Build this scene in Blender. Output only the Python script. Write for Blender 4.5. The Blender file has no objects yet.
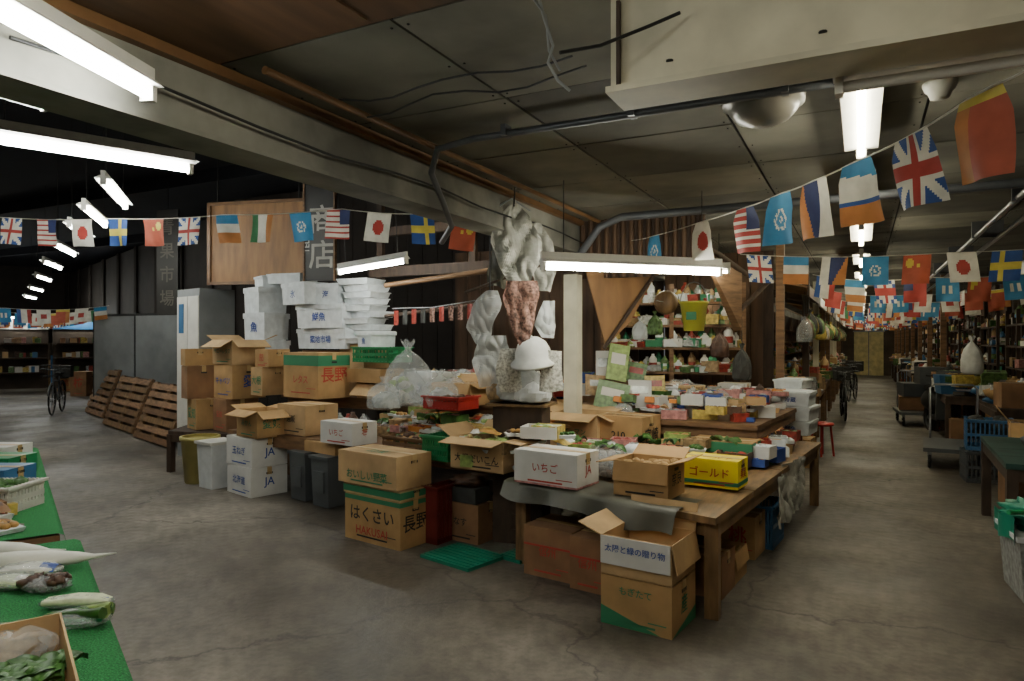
import bpy, math, random
from mathutils import Vector, Matrix, noise
random.seed(7)
R=random.random
def U(a,b): return a+(b-a)*R()
# ---------------------------------------------------------------- survey
# world: +Y runs down the right-hand aisle, metres. Camera eye 1.6 m, heading 27.1 deg left of +Y.
EYE=1.6; FL=683.0; YAW=math.radians(27.1); SY=math.sin(YAW); CY=math.cos(YAW)
def Q(u,d,z=0.0):
    s=(u-512)/FL*d
    return Vector((-SY*d+CY*s, CY*d+SY*s, z))
def P(u,v,d): return Q(u,d,EYE-(v-340)/FL*d)
def G(u,v,z=0.0): return Q(u,(EYE-z)*FL/(v-340),z)
# ---------------------------------------------------------------- materials
def lin(h):
    h=h.lstrip('#'); o=[]
    for i in (0,2,4):
        c=int(h[i:i+2],16)/255; o.append(c/12.92 if c<=.04045 else ((c+.055)/1.055)**2.4)
    return (*o,1)
_m={}
def M(name,col,rough=.7,var=.18,scale=6,bump=0.0,metal=0,emit=0,trans=0,alpha=1,stretch=None):
    if name in _m: return _m[name]
    m=bpy.data.materials.new(name); m.use_nodes=True; nt=m.node_tree; N=nt.nodes; L=nt.links
    b=N['Principled BSDF']; c=lin(col) if isinstance(col,str) else col
    b.inputs['Roughness'].default_value=rough; b.inputs['Metallic'].default_value=metal
    if emit:
        b.inputs['Base Color'].default_value=c
        b.inputs['Emission Color'].default_value=c; b.inputs['Emission Strength'].default_value=emit
        _m[name]=m; return m
    tc=N.new('ShaderNodeTexCoord'); mp=N.new('ShaderNodeMapping')
    if stretch: mp.inputs['Scale'].default_value=stretch
    no=N.new('ShaderNodeTexNoise'); no.inputs['Scale'].default_value=scale; no.inputs['Detail'].default_value=7
    L.new(tc.outputs['Object'],mp.inputs[0]); L.new(mp.outputs[0],no.inputs['Vector'])
    r=N.new('ShaderNodeValToRGB'); r.color_ramp.elements[0].position=.33; r.color_ramp.elements[1].position=.67
    lo=[x*(1-var) for x in c[:3]]+[1]; hi=[min(1,x*(1+var)) for x in c[:3]]+[1]
    r.color_ramp.elements[0].color=lo; r.color_ramp.elements[1].color=hi
    L.new(no.outputs['Fac'],r.inputs[0]); L.new(r.outputs[0],b.inputs['Base Color'])
    if bump:
        bp=N.new('ShaderNodeBump'); bp.inputs['Strength'].default_value=bump; bp.inputs['Distance'].default_value=.01
        L.new(no.outputs['Fac'],bp.inputs['Height']); L.new(bp.outputs[0],b.inputs['Normal'])
    if trans:
        t=N.new('ShaderNodeBsdfTranslucent'); mx=N.new('ShaderNodeMixShader'); mx.inputs[0].default_value=trans
        L.new(r.outputs[0],t.inputs[0]); L.new(b.outputs[0],mx.inputs[1]); L.new(t.outputs[0],mx.inputs[2])
        L.new(mx.outputs[0],N['Material Output'].inputs[0])
    if alpha<1: b.inputs['Alpha'].default_value=alpha
    _m[name]=m; return m
KR=M('cardboard_kraft','#a88558',.8,.22,4); KR2=M('cardboard_tan','#b4946a',.8,.22,4); KR3=M('cardboard_brown','#866345',.8,.24,4)
KIN=M('cardboard_inside','#9a7a4e',.85,.1,5)
YEL=M('cardboard_yellow','#e8d31c',.6,.08,5); WHB=M('cardboard_white','#d0cec9',.7,.12,4)
TAPE=M('packing_tape','#b99a68',.3,.05,5); FOAM=M('styrofoam','#d2d6d7',.75,.12,12,.1)
RED=M('print_red','#a8382c',.6,.05); GRN=M('print_green','#2a7450',.6,.05); BLU=M('print_blue','#2c478f',.6,.05); BLK=M('print_black','#1c1a18',.6,.05)
WHT=M('paint_white','#cecbc2',.6,.08); CREAM=M('paint_cream','#cbc5ae',.55,.25,3); BEAMW=M('beam_paint','#7b796f',.65,.5,2.2,.1)
WOOD=M('wood_worn','#6e5136',.6,.35,5,.2,stretch=(1,1,6)); WOODT=M('wood_table','#765b3b',.5,.4,4,.2,stretch=(6,1,1))
WOODD=M('wood_dark','#3c2c20',.7,.35,4,.2,stretch=(4,4,1)); PLY=M('plywood','#85603a',.6,.3,2,.05,stretch=(5,1,1)); WOODP=M('wood_pallet','#8a6a4c',.7,.35,5,.2,stretch=(1,1,5))
PLYD=M('plywood_ceiling','#553b26',.6,.35,1.5,.05,stretch=(6,1,1)); TRIM=M('wood_trim_orange','#6f5032',.5,.3,4)
GREY=M('grey_metal','#838687',.5,.2,2,metal=.1); GREYP=M('grey_plastic','#4c4f51',.5,.1); DARK=M('dark_rubber','#1a1a1a',.6,.1)
PIPE=M('conduit_grey','#54565a',.4,.2,metal=.3); STEEL=M('steel','#8a8c8e',.3,.15,metal=.9)
TEAL=M('teal_plastic','#127058',.4,.1); GRNP=M('green_plastic','#1a7a48',.4,.1); REDP=M('red_plastic','#a82c28',.4,.1); BLUP=M('blue_plastic','#3a6a94',.4,.1)
DRED=M('dark_red_plastic','#6e2420',.5,.15)
YMU=M('package_mustard','#b8a050',.45,.4,25); PMU=M('package_pink','#b07a76',.45,.4,25); TMU=M('package_tan','#957a56',.5,.4,25); GMU=M('package_green','#54703f',.45,.5,25); RMU=M('package_red','#8e362c',.4,.4,25); BMU=M('package_brown','#4d3426',.5,.4,25); SMU=M('package_silver','#a5a8a6',.25,.35,25,metal=.3)
ORG=M('orange_fruit','#c67c30',.45,.15); VEG=M('leaf_green','#33591f',.5,.4,20); VEGL=M('leaf_light','#869c54',.5,.35,20); ONI=M('onion_skin','#a0783c',.5,.3,20)
CAR=M('carrot_orange','#b8602a',.5,.15,20); LEEK=M('leek_white','#c8cfaa',.45,.15,20)
POT=M('taro_skin','#4c3529',.8,.35,25,.3); TOM=M('tomato','#a03424',.3,.1); DAI=M('daikon','#e4e1d4',.45,.05)
TURF=M('artificial_turf','#1c7239',.95,.55,160,.9); TARP=M('tarp_dark','#48473b',.5,.35,3,.3); CLOTH=M('cloth_grey','#96958c',.85,.35,8)
CLOTH2=M('cloth_pattern','#75574c',.85,.75,45); CLOTHW=M('cloth_white','#c9c9c4',.8,.15,10); CLOTHD=M('cloth_dark','#3a3a38',.85,.3,8)
SHEET=M('vinyl_sheet','#cfd3d2',.25,.1,10,alpha=.7)
BAG=M('plastic_bag','#e4e8e8',.15,.05,10,alpha=.30); BAGW=M('plastic_bag_white','#cfd2d3',.35,.1,10)
TUBEM=M('fluorescent_tube',(.99,.98,.84,1),emit=112); TUBEC=M('fluorescent_cool',(.97,1,.93,1),emit=100); TUBEW=M('fluorescent_warm',(1,.94,.68,1),emit=88)
TUBED=M('fluorescent_dim',(.99,.95,.74,1),emit=62)
YP=M('yellow_pail','#c5c44c',.4,.1); PAPER=M('newspaper','#b3b1a7',.8,.45,60)
# ---------------------------------------------------------------- builder
_txt={}
def textmesh(s):
    if s in _txt: return _txt[s]
    cu=bpy.data.curves.new('t','FONT'); cu.body=s; cu.align_x='CENTER'; cu.align_y='CENTER'; cu.size=1; cu.resolution_u=2; cu.offset=.012
    ob=bpy.data.objects.new('t',cu); bpy.context.scene.collection.objects.link(ob)
    dg=bpy.context.evaluated_depsgraph_get(); me=bpy.data.meshes.new_from_object(ob.evaluated_get(dg))
    v=[x.co.copy() for x in me.vertices]; f=[tuple(p.vertices) for p in me.polygons]
    bpy.data.objects.remove(ob); bpy.data.curves.remove(cu); bpy.data.meshes.remove(me)
    _txt[s]=(v,f); return _txt[s]
def sph(nu=12,nv=8):
    v=[];f=[]
    for j in range(nv+1):
        t=math.pi*j/nv
        for i in range(nu):
            a=2*math.pi*i/nu; v.append(Vector((math.sin(t)*math.cos(a),math.sin(t)*math.sin(a),math.cos(t))))
    for j in range(nv):
        for i in range(nu): f.append((j*nu+i,(j+1)*nu+i,(j+1)*nu+(i+1)%nu,j*nu+(i+1)%nu))
    return v,f
SP=sph(); SPL=sph(8,5); SPH=sph(32,22)
class B:
    def __init__(s,name): s.name=name; s.v=[];s.f=[];s.mi=[];s.sm=[];s.ms=[]
    def add(s,vs,fs,mat,smooth=False):
        o=len(s.v); s.v+=[tuple(x) for x in vs]
        lst=mat if isinstance(mat,list) else None
        for k,f in enumerate(fs):
            mm=lst[k] if lst else mat
            if mm not in s.ms: s.ms.append(mm)
            s.f.append(tuple(i+o for i in f)); s.mi.append(s.ms.index(mm)); s.sm.append(smooth)
    def hexa(s,p,mat): s.add(p,[(0,3,2,1),(4,5,6,7),(0,1,5,4),(1,2,6,5),(2,3,7,6),(3,0,4,7)],mat)
    def box(s,c,sz,mat,T=None,taper=1.0):
        x,y,z=[a/2 for a in sz]; k=taper
        p=[Vector(q) for q in [(-x*k,-y*k,-z),(x*k,-y*k,-z),(x*k,y*k,-z),(-x*k,y*k,-z),(-x,-y,z),(x,-y,z),(x,y,z),(-x,y,z)]]
        if T is not None: p=[T@q for q in p]
        s.hexa([q+Vector(c) for q in p],mat)
    def slab(s,p0,p1,vec,t,mat):
        p0,p1,vec=Vector(p0),Vector(p1),Vector(vec); n=(p1-p0).cross(vec).normalized()*t
        a=[p0,p1,p1+vec,p0+vec]; s.hexa(a+[q+n for q in a],mat)
    def tube(s,pts,r,mat,n=8):
        pts=[Vector(p) for p in pts]; rs=r if isinstance(r,list) else [r]*len(pts); V=[];Fc=[]
        for i,p in enumerate(pts):
            t=(pts[min(i+1,len(pts)-1)]-pts[max(i-1,0)]).normalized()
            a=(Vector((0,0,1))-t*t.z).normalized() if abs(t.z)<.9 else (Vector((1,0,0))-t*t.x).normalized()
            b=t.cross(a)
            for k in range(n):
                g=2*math.pi*k/n; V.append(p+a*math.cos(g)*rs[i]+b*math.sin(g)*rs[i])
        for i in range(len(pts)-1):
            for k in range(n): Fc.append((i*n+k,i*n+(k+1)%n,(i+1)*n+(k+1)%n,(i+1)*n+k))
        s.add(V,Fc,mat,True); s.add(V[:n],[tuple(range(n))[::-1]],mat); s.add(V[-n:],[tuple(range(n))],mat)
    def lathe(s,prof,mat,n=16,o=(0,0,0)):
        V=[];Fc=[];o=Vector(o)
        for r,z in prof:
            for k in range(n): g=2*math.pi*k/n; V.append(o+Vector((r*math.cos(g),r*math.sin(g),z)))
        for i in range(len(prof)-1):
            for k in range(n): Fc.append((i*n+k,i*n+(k+1)%n,(i+1)*n+(k+1)%n,(i+1)*n+k))
        s.add(V,Fc,mat,True)
    def grid(s,fn,nu,nv,mat,smooth=True):
        V=[fn(i/nu,j/nv) for j in range(nv+1) for i in range(nu+1)]; Fc=[];ml=[]
        for j in range(nv):
            for i in range(nu):
                a=j*(nu+1)+i; Fc.append((a,a+nu+1,a+nu+2,a+1)); ml.append(mat((i+.5)/nu,(j+.5)/nv) if callable(mat) else mat)
        s.add(V,Fc,ml,smooth)
    def blob(s,c,sz,mat,amp=.15,fr=2.0,S=None,T=None):
        vs,fs=S or SP; o=Vector((U(0,50),U(0,50),U(0,50))); out=[]
        for q in vs:
            p=q*(1+amp*noise.noise(q*fr+o)*2); p=Vector((p.x*sz[0],p.y*sz[1],p.z*sz[2]))
            if T is not None: p=T@p
            out.append(p+Vector(c))
        s.add(out,fs,mat,True)
    def bag(s,c,w,d,h,mat,knot=True,sm=True):
        c=Vector(c); o=Vector((U(0,50),U(0,50),0)); nu,nv=32,16
        prof=[(0,0),(.75,.0),(.95,.06),(1,.2),(1,.38),(.9,.55),(.7,.68),(.45,.78),(.2,.85),(.09,.9),(.14,.95),(.3,1.05)]
        if not knot: prof=prof[:8]+[(.4,.8),(.42,.84)]
        V=[];Fc=[]
        for j,(r,z) in enumerate(prof):
            for i in range(nu):
                a=6.2832*i/nu; k=1+.16*noise.noise(Vector((math.cos(a)*2.2,math.sin(a)*2.2,z*4))+o)+.07*math.sin(a*9+z*3+o.x)*(z>.4)+.08*noise.noise(Vector((math.cos(a)*7,math.sin(a)*7,z*11))+o)
                V.append(c+Vector((r*k*w/2*math.cos(a),r*k*d/2*math.sin(a),h*z*(1+.03*math.sin(a*5+o.x)))))
        for j in range(len(prof)-1):
            for i in range(nu): Fc.append((j*nu+i,j*nu+(i+1)%nu,(j+1)*nu+(i+1)%nu,(j+1)*nu+i))
        s.add(V,Fc,mat,sm)
    def text(s,st,size,T,mat,sx=1.0):
        v,f=textmesh(st)
        s.add([T@Vector((q.x*size*sx,q.y*size,0)) for q in v],f,mat)
    def done(s,loc=(0,0,0),rz=0,rx=0,ry=0):
        me=bpy.data.meshes.new(s.name); me.from_pydata(s.v,[],s.f)
        for m in s.ms: me.materials.append(m)
        me.polygons.foreach_set('material_index',s.mi); me.polygons.foreach_set('use_smooth',s.sm); me.update()
        ob=bpy.data.objects.new(s.name,me); bpy.context.scene.collection.objects.link(ob)
        ob.location=loc; ob.rotation_euler=(math.radians(rx),math.radians(ry),math.radians(rz)); return ob
RX=Matrix.Rotation(math.pi/2,4,'X'); RZ=Matrix.Rotation(math.pi/2,4,'Z')
def TF(x,y,z): return Matrix.Translation((x,y,z))@RX          # faces -Y
def TS(x,y,z): return Matrix.Translation((x,y,z))@RZ@RX       # faces +X
def TT(x,y,z): return Matrix.Translation((x,y,z))             # faces +Z
# ---------------------------------------------------------------- objects
def carton(loc,w,d,h,yaw=-7,mat=KR,txt=None,side=None,tc=RED,band=None,op=False,name='cardboard_box',top=None,fill=None,ts=None,fl=None,ff=None,tri=None,tz=.52):
    b=B(name); t=.006; fy=-.003
    if not op:
        b.box((-w/2,d/2,h/2),(w,d,h),mat)
        b.box((-w/2,d*.25,h+.003),(w+.004,d/2-.005,.006),mat); b.box((-w/2,d*.75,h+.003),(w+.004,d/2-.005,.006),mat)
        b.box((-w/2,d/2,h+.007),(w+.006,.05,.002),TAPE)
        b.box((.001,d/2,h-.035),(.003,.05,.075),TAPE)
    else:
        b.box((-w/2,d/2,t/2),(w,d,t),KIN)
        for c,sz in [((-w/2,t/2,h/2),(w,t,h)),((-w/2,d-t/2,h/2),(w,t,h)),((-t/2,d/2,h/2),(t,d-2*t,h)),((-w+t/2,d/2,h/2),(t,d-2*t,h))]:
            b.box(c,sz,mat)
        fa=fl or [U(-70,-30),U(-30,75),U(-70,-20),U(-40,60)]; L=min(w,d)*.42
        A=[math.radians(x) for x in fa]
        if not ff: b.slab((-w,0,h),(0,0,h),(0,-L*math.cos(A[0]),L*math.sin(A[0])),t,mat)
        else:
            b.box((-w/2,-.012,h-L*.5),(w*.98,.006,L),ff); fy=-.017
        b.slab((0,d,h),(-w,d,h),(0,L*math.cos(A[1]),L*math.sin(A[1])),t,mat)
        b.slab((0,0,h),(0,d,h),(L*math.cos(A[2]),0,L*math.sin(A[2])),t,mat)
        b.slab((-w,d,h),(-w,0,h),(-L*math.cos(A[3]),0,L*math.sin(A[3])),t,mat)
        if fill:
            fm,rr=fill; n=int(w*d/(rr*rr*2.2))
            for i in range(max(4,min(n,70))): b.blob((U(-w+rr,-rr),U(rr,d-rr),h-rr*U(.6,1.5)),(rr,rr*.9,rr*.8),fm,.2,S=SPL)
            b.box((-w/2,d/2,h*.35),(w-.02,d-.02,h*.6),fm)
    if band:
        z0,z1,bm=band; z0*=h;z1*=h
        b.box((-w/2,-.001,(z0+z1)/2),(w,.002,z1-z0),bm); b.box((.001,d/2,(z0+z1)/2),(.002,d,z1-z0),bm)
    if tri: b.add([(-w,-.002,.002),(-w*.15,-.002,.002),(-w,-.002,h*.4)],[(0,1,2)],tri); b.add([(.002,0,.002),(.002,d,.002),(.002,d,h*.3)],[(0,1,2)],tri)
    if txt:
        s=ts or min(h*.45,w*.85/max(1,len(txt))); b.text(txt,s,TF(-w/2,fy,h*tz),tc)
        if not ff: b.box((-w/2,-.001,h*.12),(w*.55,.002,.012),tc); b.box((-w*.2,-.001,h*.22),(w*.25,.002,.006),tc)
    if side:
        s=min(h*.4,d*.85/max(1,len(side))); b.text(side,s,TS(.003,d/2,h*.5),tc)
    b.box((.001,d/2,h*.8),(.003,.07,.02),BLK)
    if top: b.text(top,min(d*.3,w*.8/len(top)),TT(-w/2,d*.3,h+.0075),tc)
    return b.done(loc,yaw)
def foam(loc,w,d,h,yaw=-5,txt=None,tc=BLU):
    b=B('styrofoam_box'); b.box((-w/2,d/2,h*.42),(w-.02,d-.02,h*.84),FOAM,taper=.96)
    b.box((-w/2,d/2,h*.9),(w,d,h*.2),FOAM); b.box((-w/2,d/2,h*1.0+.004),(w-.08,d-.08,.01),FOAM)
    if txt: b.text(txt,min(h*.4,w*.8/len(txt)),TF(-w/2,.004,h*.45),tc,)
    return b.done(loc,yaw)
def crate(name,loc,w,d,h,yaw,mat,fill=None,n=10):
    b=B(name); t=.012
    b.box((-w/2,d/2,t/2),(w,d,t),mat)
    for z in (h-.02,h*.5,.03):
        for c,sz in [((-w/2,t/2,z),(w,t,.03)),((-w/2,d-t/2,z),(w,t,.03)),((-t/2,d/2,z),(t,d,.03)),((-w+t/2,d/2,z),(t,d,.03))]: b.box(c,sz,mat)
    b.box((-w/2,-.008,h-.008),(w+.03,.02,.016),mat); b.box((.008,d/2,h-.008),(.02,d+.03,.016),mat)
    for i in range(n+1):
        x=-w+t+(w-2*t)*i/n; b.box((x,t/2,h/2),(.014,t,h),mat); b.box((x,d-t/2,h/2),(.014,t,h),mat)
        y=t+(d-2*t)*i/n; b.box((-t/2,y,h/2),(t,.014,h),mat); b.box((-w+t/2,y,h/2),(t,.014,h),mat)
    if fill:
        fm,rr=fill
        for i in range(40): b.blob((U(-w+rr,-rr),U(rr,d-rr),U(h*.4,h-.3*rr)),(rr,rr,rr*.8),fm if not isinstance(fm,list) else random.choice(fm),.2,S=SPL)
    return b.done(loc,yaw)
def lamp(p0,p1,mat=TUBEM,r=.018,hw=.09,name='fluorescent_lamp',cable=None,tubes=1):
    p0,p1=Vector(p0),Vector(p1); L=(p1-p0).length; d=(p1-p0).normalized(); b=B(name)
    z=Vector((0,0,1)); y=z.cross(d).normalized(); z2=d.cross(y)
    T=Matrix((d,y,z2)).transposed()
    b.box((0,0,.075),(L+.06,hw*.5,.05),WHT)
    p=[(-L/2-.03,-hw,.03),(L/2+.03,-hw,.03),(L/2+.03,hw,.03),(-L/2-.03,hw,.03),(-L/2-.03,-hw*.4,.055),(L/2+.03,-hw*.4,.055),(L/2+.03,hw*.4,.055),(-L/2-.03,hw*.4,.055)]
    b.hexa(p,WHT)
    for s in (-1,1): b.box((s*(L/2+.012),0,.01),(.024,.05,.07),WHT)
    offs=[0] if tubes==1 else [-.04,.04]
    for o in offs: b.tube([(-L/2,o,0),(L/2,o,0)],r,mat,10)
    if cable:
        for s in (-1,1): b.tube([(s*L*.4,0,.09),(s*L*.4,0,.09+cable)],.004,DARK,5)
    ob=b.done((p0+p1)/2); ob.rotation_euler=T.to_euler(); return ob
# flags
FC={k:M('flag_'+k,c,.7,.15,10,trans=.35) for k,c in dict(w='#d4d0c4',r='#a5403a',b='#33508c',n='#333a60',l='#3f7ea8',y='#c8b650',o='#b07442',g='#3f7a50',c='#a85440').items()}
def flagcol(k,u,v):
    f=FC
    if k=='jp': return f['r'] if (u-.5)**2+(v-.5)**2<.06 else f['w']
    if k=='us':
        if u<.45 and v<.5: return f['n']
        return f['r'] if int(v*11)%2==0 else f['w']
    if k=='uk':
        if abs(u-.5)<.08 or abs(v-.5)<.09: return f['r']
        if abs(u-.5)<.15 or abs(v-.5)<.17: return f['w']
        if abs(u-v)<.1 or abs(u+v-1)<.1: return f['w']
        return f['b']
    if k=='se': return f['y'] if abs(u-.38)<.09 or abs(v-.5)<.11 else f['b']
    if k=='cn': return f['y'] if (u-.25)**2+(v-.28)**2<.02 or (abs(u-.55)<.06 and abs(v-.35)<.06) else f['c']
    if k=='or': return f['c'] if v>.12 and u<.7 else f['o'] if v>.12 else f['y']
    if k=='fr': return f['l'] if v<.33 else f['w'] if v<.62 else f['o']
    if k=='fb': return f['l'] if v<.28-.1*u else f['w'] if v<.6 else f['b'] if v<.68 else f['o']
    if k=='it': return f['w'] if u<.36 else f['n'] if u<.36+.5*(1-v)+.1 else f['o']
    if k=='fx': return f['b'] if u<.33 else f['w'] if u<.66 else f['r']
    if k=='un':
        rr=math.hypot(u-.5,v-.5); return f['w'] if (.14<rr<.22 or rr<.06) and int((u*7+v*5)*3)%3 else f['l']
    if k=='mx': return f['o'] if u<.3 else f['w'] if u<.7 else f['g']
    return f['w']
def bunting(pts,kinds,w=.22,h=.27,res=(18,16),sag=.03,offs=.5,atp=False,turn=0.0):
    b=B('flag_bunting'); pts=[Vector(p) for p in pts]; n=len(kinds)
    ln=[0]
    for i in range(len(pts)-1): ln.append(ln[-1]+(pts[i+1]-pts[i]).length)
    def at(s):
        s=max(0,min(ln[-1]-1e-5,s))
        for i in range(len(pts)-1):
            if s<=ln[i+1]:
                t=(s-ln[i])/(ln[i+1]-ln[i]); p=pts[i].lerp(pts[i+1],t); p.z-=sag*4*t*(1-t); return p
    b.tube([at(ln[-1]*i/40) for i in range(41)],.004,FC['w'],5)
    for i,k in enumerate(kinds):
        s=ln[i+1] if atp else ln[-1]*(i+offs)/n; a=at(s-w/2); c=at(s+w/2); dr=(c-a); nrm=Vector((-dr.y,dr.x,0)).normalized(); ph=U(0,6); sw=U(-.12,.12)*h; tw=U(-.12,.12)+turn; skew=U(-.15,.15)
        def fn(u,v,a=a,dr=dr,nrm=nrm,ph=ph,sw=sw,tw=tw,skew=skew):
            # the wind turns the loose lower part of each flag about its middle
            m=a+dr*.5; g=tw*min(1,v*3+.15); d2=dr*math.cos(g)+nrm*dr.length*math.sin(g)
            p=m+d2*(u-.5); p.z-=v*h; p+=nrm*(math.sin(u*5+ph+v*2)*.02*v+sw*v)+dr.normalized()*(skew*v*h); return p
        b.grid(fn,res[0],res[1],lambda u,v,k=k: flagcol(k,u,v))
    return b.done()
def drape(name,top,wt,wb,L,mat,yaw=0,folds=4,dep=.05,nu=30,nv=14,bot=0.0):
    b=B(name); o=U(0,9)
    def fn(u,v):
        w=wt+(wb-wt)*v; return Vector(((u-.5)*w+.03*math.sin(v*5+o)*v, math.sin(u*folds*6.28+o)*dep*(.4+v)+.05*noise.noise(Vector((u*4,v*4,o))), -v*L+bot*math.sin(u*7+o)*v))
    b.grid(fn,nu,nv,mat); ob=b.done(top,yaw); md=ob.modifiers.new('s','SOLIDIFY'); md.thickness=.004; return ob
def crumple(name,top,outline,mat,yaw=0,amp=.05,nu=26,nv=26,roll=0):
    # thin crumpled sheet; outline = [(v, left, right)] in metres, hanging from `top`
    b=B(name); o=Vector((U(0,40),U(0,40),0)); H=outline[-1][0]
    def lr(z):
        for i in range(len(outline)-1):
            if z<=outline[i+1][0]+1e-6:
                t=(z-outline[i][0])/(outline[i+1][0]-outline[i][0]); return outline[i][1]+(outline[i+1][1]-outline[i][1])*t, outline[i][2]+(outline[i+1][2]-outline[i][2])*t
    def fn(u,v):
        z=v*H; l,r=lr(z); x=l+(r-l)*u; q=Vector((x*5,z*3,0))+o
        rid=(1-abs(noise.noise(q))*3)+.6*(1-abs(noise.noise(q*2.3))*3)+.25*noise.noise(q*6)
        return Vector((x+.03*noise.noise(q*1.3+Vector((9,0,0))), amp*rid+.06*(u-.5)**2, -z+.03*noise.noise(Vector((x*9,0,7))+o)*v))
    b.grid(fn,nu,nv,mat,False); return b.done(top,yaw,0,roll)
def table(name,q,z,mat,th=.04,leg=.07,apron=.09,lm=None):
    b=B(name); q=[Vector((p[0],p[1],0)) for p in q]; c=sum(q,Vector())/4; lm=lm or mat
    n=4
    for i in range(n):
        t0=i/n+.002; t1=(i+1)/n-.002
        a0=q[0].lerp(q[3],t0);a1=q[1].lerp(q[2],t0);b1=q[1].lerp(q[2],t1);b0=q[0].lerp(q[3],t1)
        b.hexa([Vector((p.x,p.y,z-th)) for p in (a0,a1,b1,b0)]+[Vector((p.x,p.y,z)) for p in (a0,a1,b1,b0)],mat)
    ins=[p.lerp(c,.06) for p in q]
    for p in ins: b.box((p.x,p.y,(z-th)/2),(leg,leg,z-th),lm)
    for i in range(4):
        a,e=ins[i],ins[(i+1)%4]; b.slab((a.x,a.y,z-th-apron),(e.x,e.y,z-th-apron),(0,0,apron),.03,lm)
    return b.done()
def goods(name,q,z,n,mats,sz=(.05,.12),layers=1,kinds=('box','blob','cyl')):
    b=B(name); q=[Vector((p[0],p[1],0)) for p in q]
    for i in range(n):
        u,v=R(),R(); p=q[0].lerp(q[1],u).lerp(q[3].lerp(q[2],u),v); s=U(*sz); m=random.choice(mats); k=random.choice(kinds)
        hh=s*U(.35,1.0); zz=z+ (random.randint(0,layers-1))*.06
        if k=='box':
            T=Matrix.Rotation(U(-.6,.6),3,'Z')@Matrix.Rotation(U(-.25,.25),3,'X')
            b.box((p.x,p.y,zz+hh/2),(s*1.5,s,hh),m,T=T)
            b.box((p.x,p.y,zz+hh*1.01),(s*.8,s*.5,.006),random.choice(mats),T=T)
        elif k=='case':   # small upright-walled carton / punnet with open top
            T=Matrix.Rotation(U(-.3,.3),3,'Z'); W,D,Hh=s*2.2,s*1.7,s*U(.7,1.1)
            for cc,ss in (((0,-D/2,Hh/2),(W,.008,Hh)),((0,D/2,Hh/2),(W,.008,Hh)),((-W/2,0,Hh/2),(.008,D,Hh)),((W/2,0,Hh/2),(.008,D,Hh)),((0,0,Hh*.35),(W-.01,D-.01,Hh*.6))): b.box(Vector((p.x,p.y,zz))+T@Vector(cc),ss,m,T=T)
            mm=random.choice(mats)
            for t in range(7): b.blob(Vector((p.x,p.y,zz+Hh*.75))+T@Vector((U(-.4,.4)*W,U(-.35,.35)*D,0)),(s*.35,s*.3,s*.25),mm,.2,S=SPL)
        elif k=='pack':
            a=U(0,3.14); ca,sa=math.cos(a),math.sin(a); L=s*1.6; W=s; t=U(-.4,.4)
            b.grid(lambda u,v: (lambda x,y,zq: Vector((p.x+ca*x-sa*y,p.y+sa*x+ca*y,zz+.015+zq+x*t)))( (u-.5)*L,(v-.5)*W,.04*math.sin(u*3.14)*math.sin(v*3.14)+.004*math.sin(u*20)),6,4,m)
            b.grid(lambda u,v: (lambda x,y,zq: Vector((p.x+ca*x-sa*y,p.y+sa*x+ca*y,zz+.018+zq+x*t)))( (u-.5)*L*.5,(v-.5)*W*.4,.04*math.sin(1.57+(u-.5)*1.5)*math.sin(1.57+(v-.5)*1.2)),3,2,random.choice(mats))
        elif k=='tray':
            T=Matrix.Rotation(U(-.8,.8),3,'Z'); b.box((p.x,p.y,zz+.012),(s*2.0,s*1.3,.024),FOAM,T=T,taper=.88)
            mm=random.choice([TOM,VEG,CAR,ONI,BMU,POT,VEGL,PMU])
            for t in range(6): b.blob(Vector((p.x,p.y,zz+.035))+T@Vector((U(-.7,.7)*s,U(-.4,.4)*s,0)),(s*.28,s*.24,s*.2),mm,.2,S=SPL)
        elif k=='stick':
            a=U(0,3.14); mm=random.choice([CAR,LEEK,BMU,DAI,LEEK]); d=Vector((math.cos(a),math.sin(a),0)); e=Vector((-d.y,d.x,0))
            for t in range(4):
                c0=Vector((p.x,p.y,zz+.02+.02*(t%2)))+e*(t-1.5)*.022; r=.013
                b.tube([c0-d*s*1.3,c0,c0+d*s*1.0],[r*.3,r,r*1.1],mm,6); b.tube([c0+d*s*1.0,c0+d*s*1.5+Vector((0,0,.03))],[r,r*.5],VEG,5)
        elif k=='blob': b.blob((p.x,p.y,zz+hh*.45),(s*.8,s*.6,hh*.5),m,.2,S=SPL)
        elif k=='leaf':
            o=U(0,9)
            for t in range(5):
                a=U(0,6.28); L=s*U(1,1.8)
                b.grid(lambda u,v,a=a,L=L: Vector((p.x+math.cos(a)*L*u-math.sin(a)*(v-.5)*s*math.sin(u*3+.2),p.y+math.sin(a)*L*u+math.cos(a)*(v-.5)*s*math.sin(u*3+.2),zz+.03+.05*math.sin(u*3)+.012*math.sin(v*9+o))),5,3,m if m in (VEG,VEGL,GMU) else VEG)
        elif k=='bag': b.bag((p.x,p.y,zz),s*1.8,s*1.5,s*1.4,random.choice([BAG,SHEET,BAGW,BAG]),False); b.blob((p.x,p.y,zz+s*.4),(s*.6,s*.5,s*.35),m,.3,S=SPL)
        else:
            b.lathe([(0,0),(s*.4,0),(s*.4,hh*1.4),(s*.36,hh*1.5),(s*.15,hh*1.8),(s*.15,hh*2.0),(0,hh*2.0)],m,10,(p.x,p.y,zz))
            b.lathe([(s*.41,hh*.4),(s*.41,hh*1.0)],random.choice(mats),10,(p.x,p.y,zz))
    return b.done()
MIX=[WHB,RMU,GMU,YMU,KR2,VEG,TMU,BLUP,WHT,SMU,PMU,BMU,KR,KR3]
PKM=[WHB,RMU,GMU,YMU,SMU,TMU,PMU,BMU,FOAM,REDP,BLU,ORG,VEG,KR2,BMU,WHB]
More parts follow.
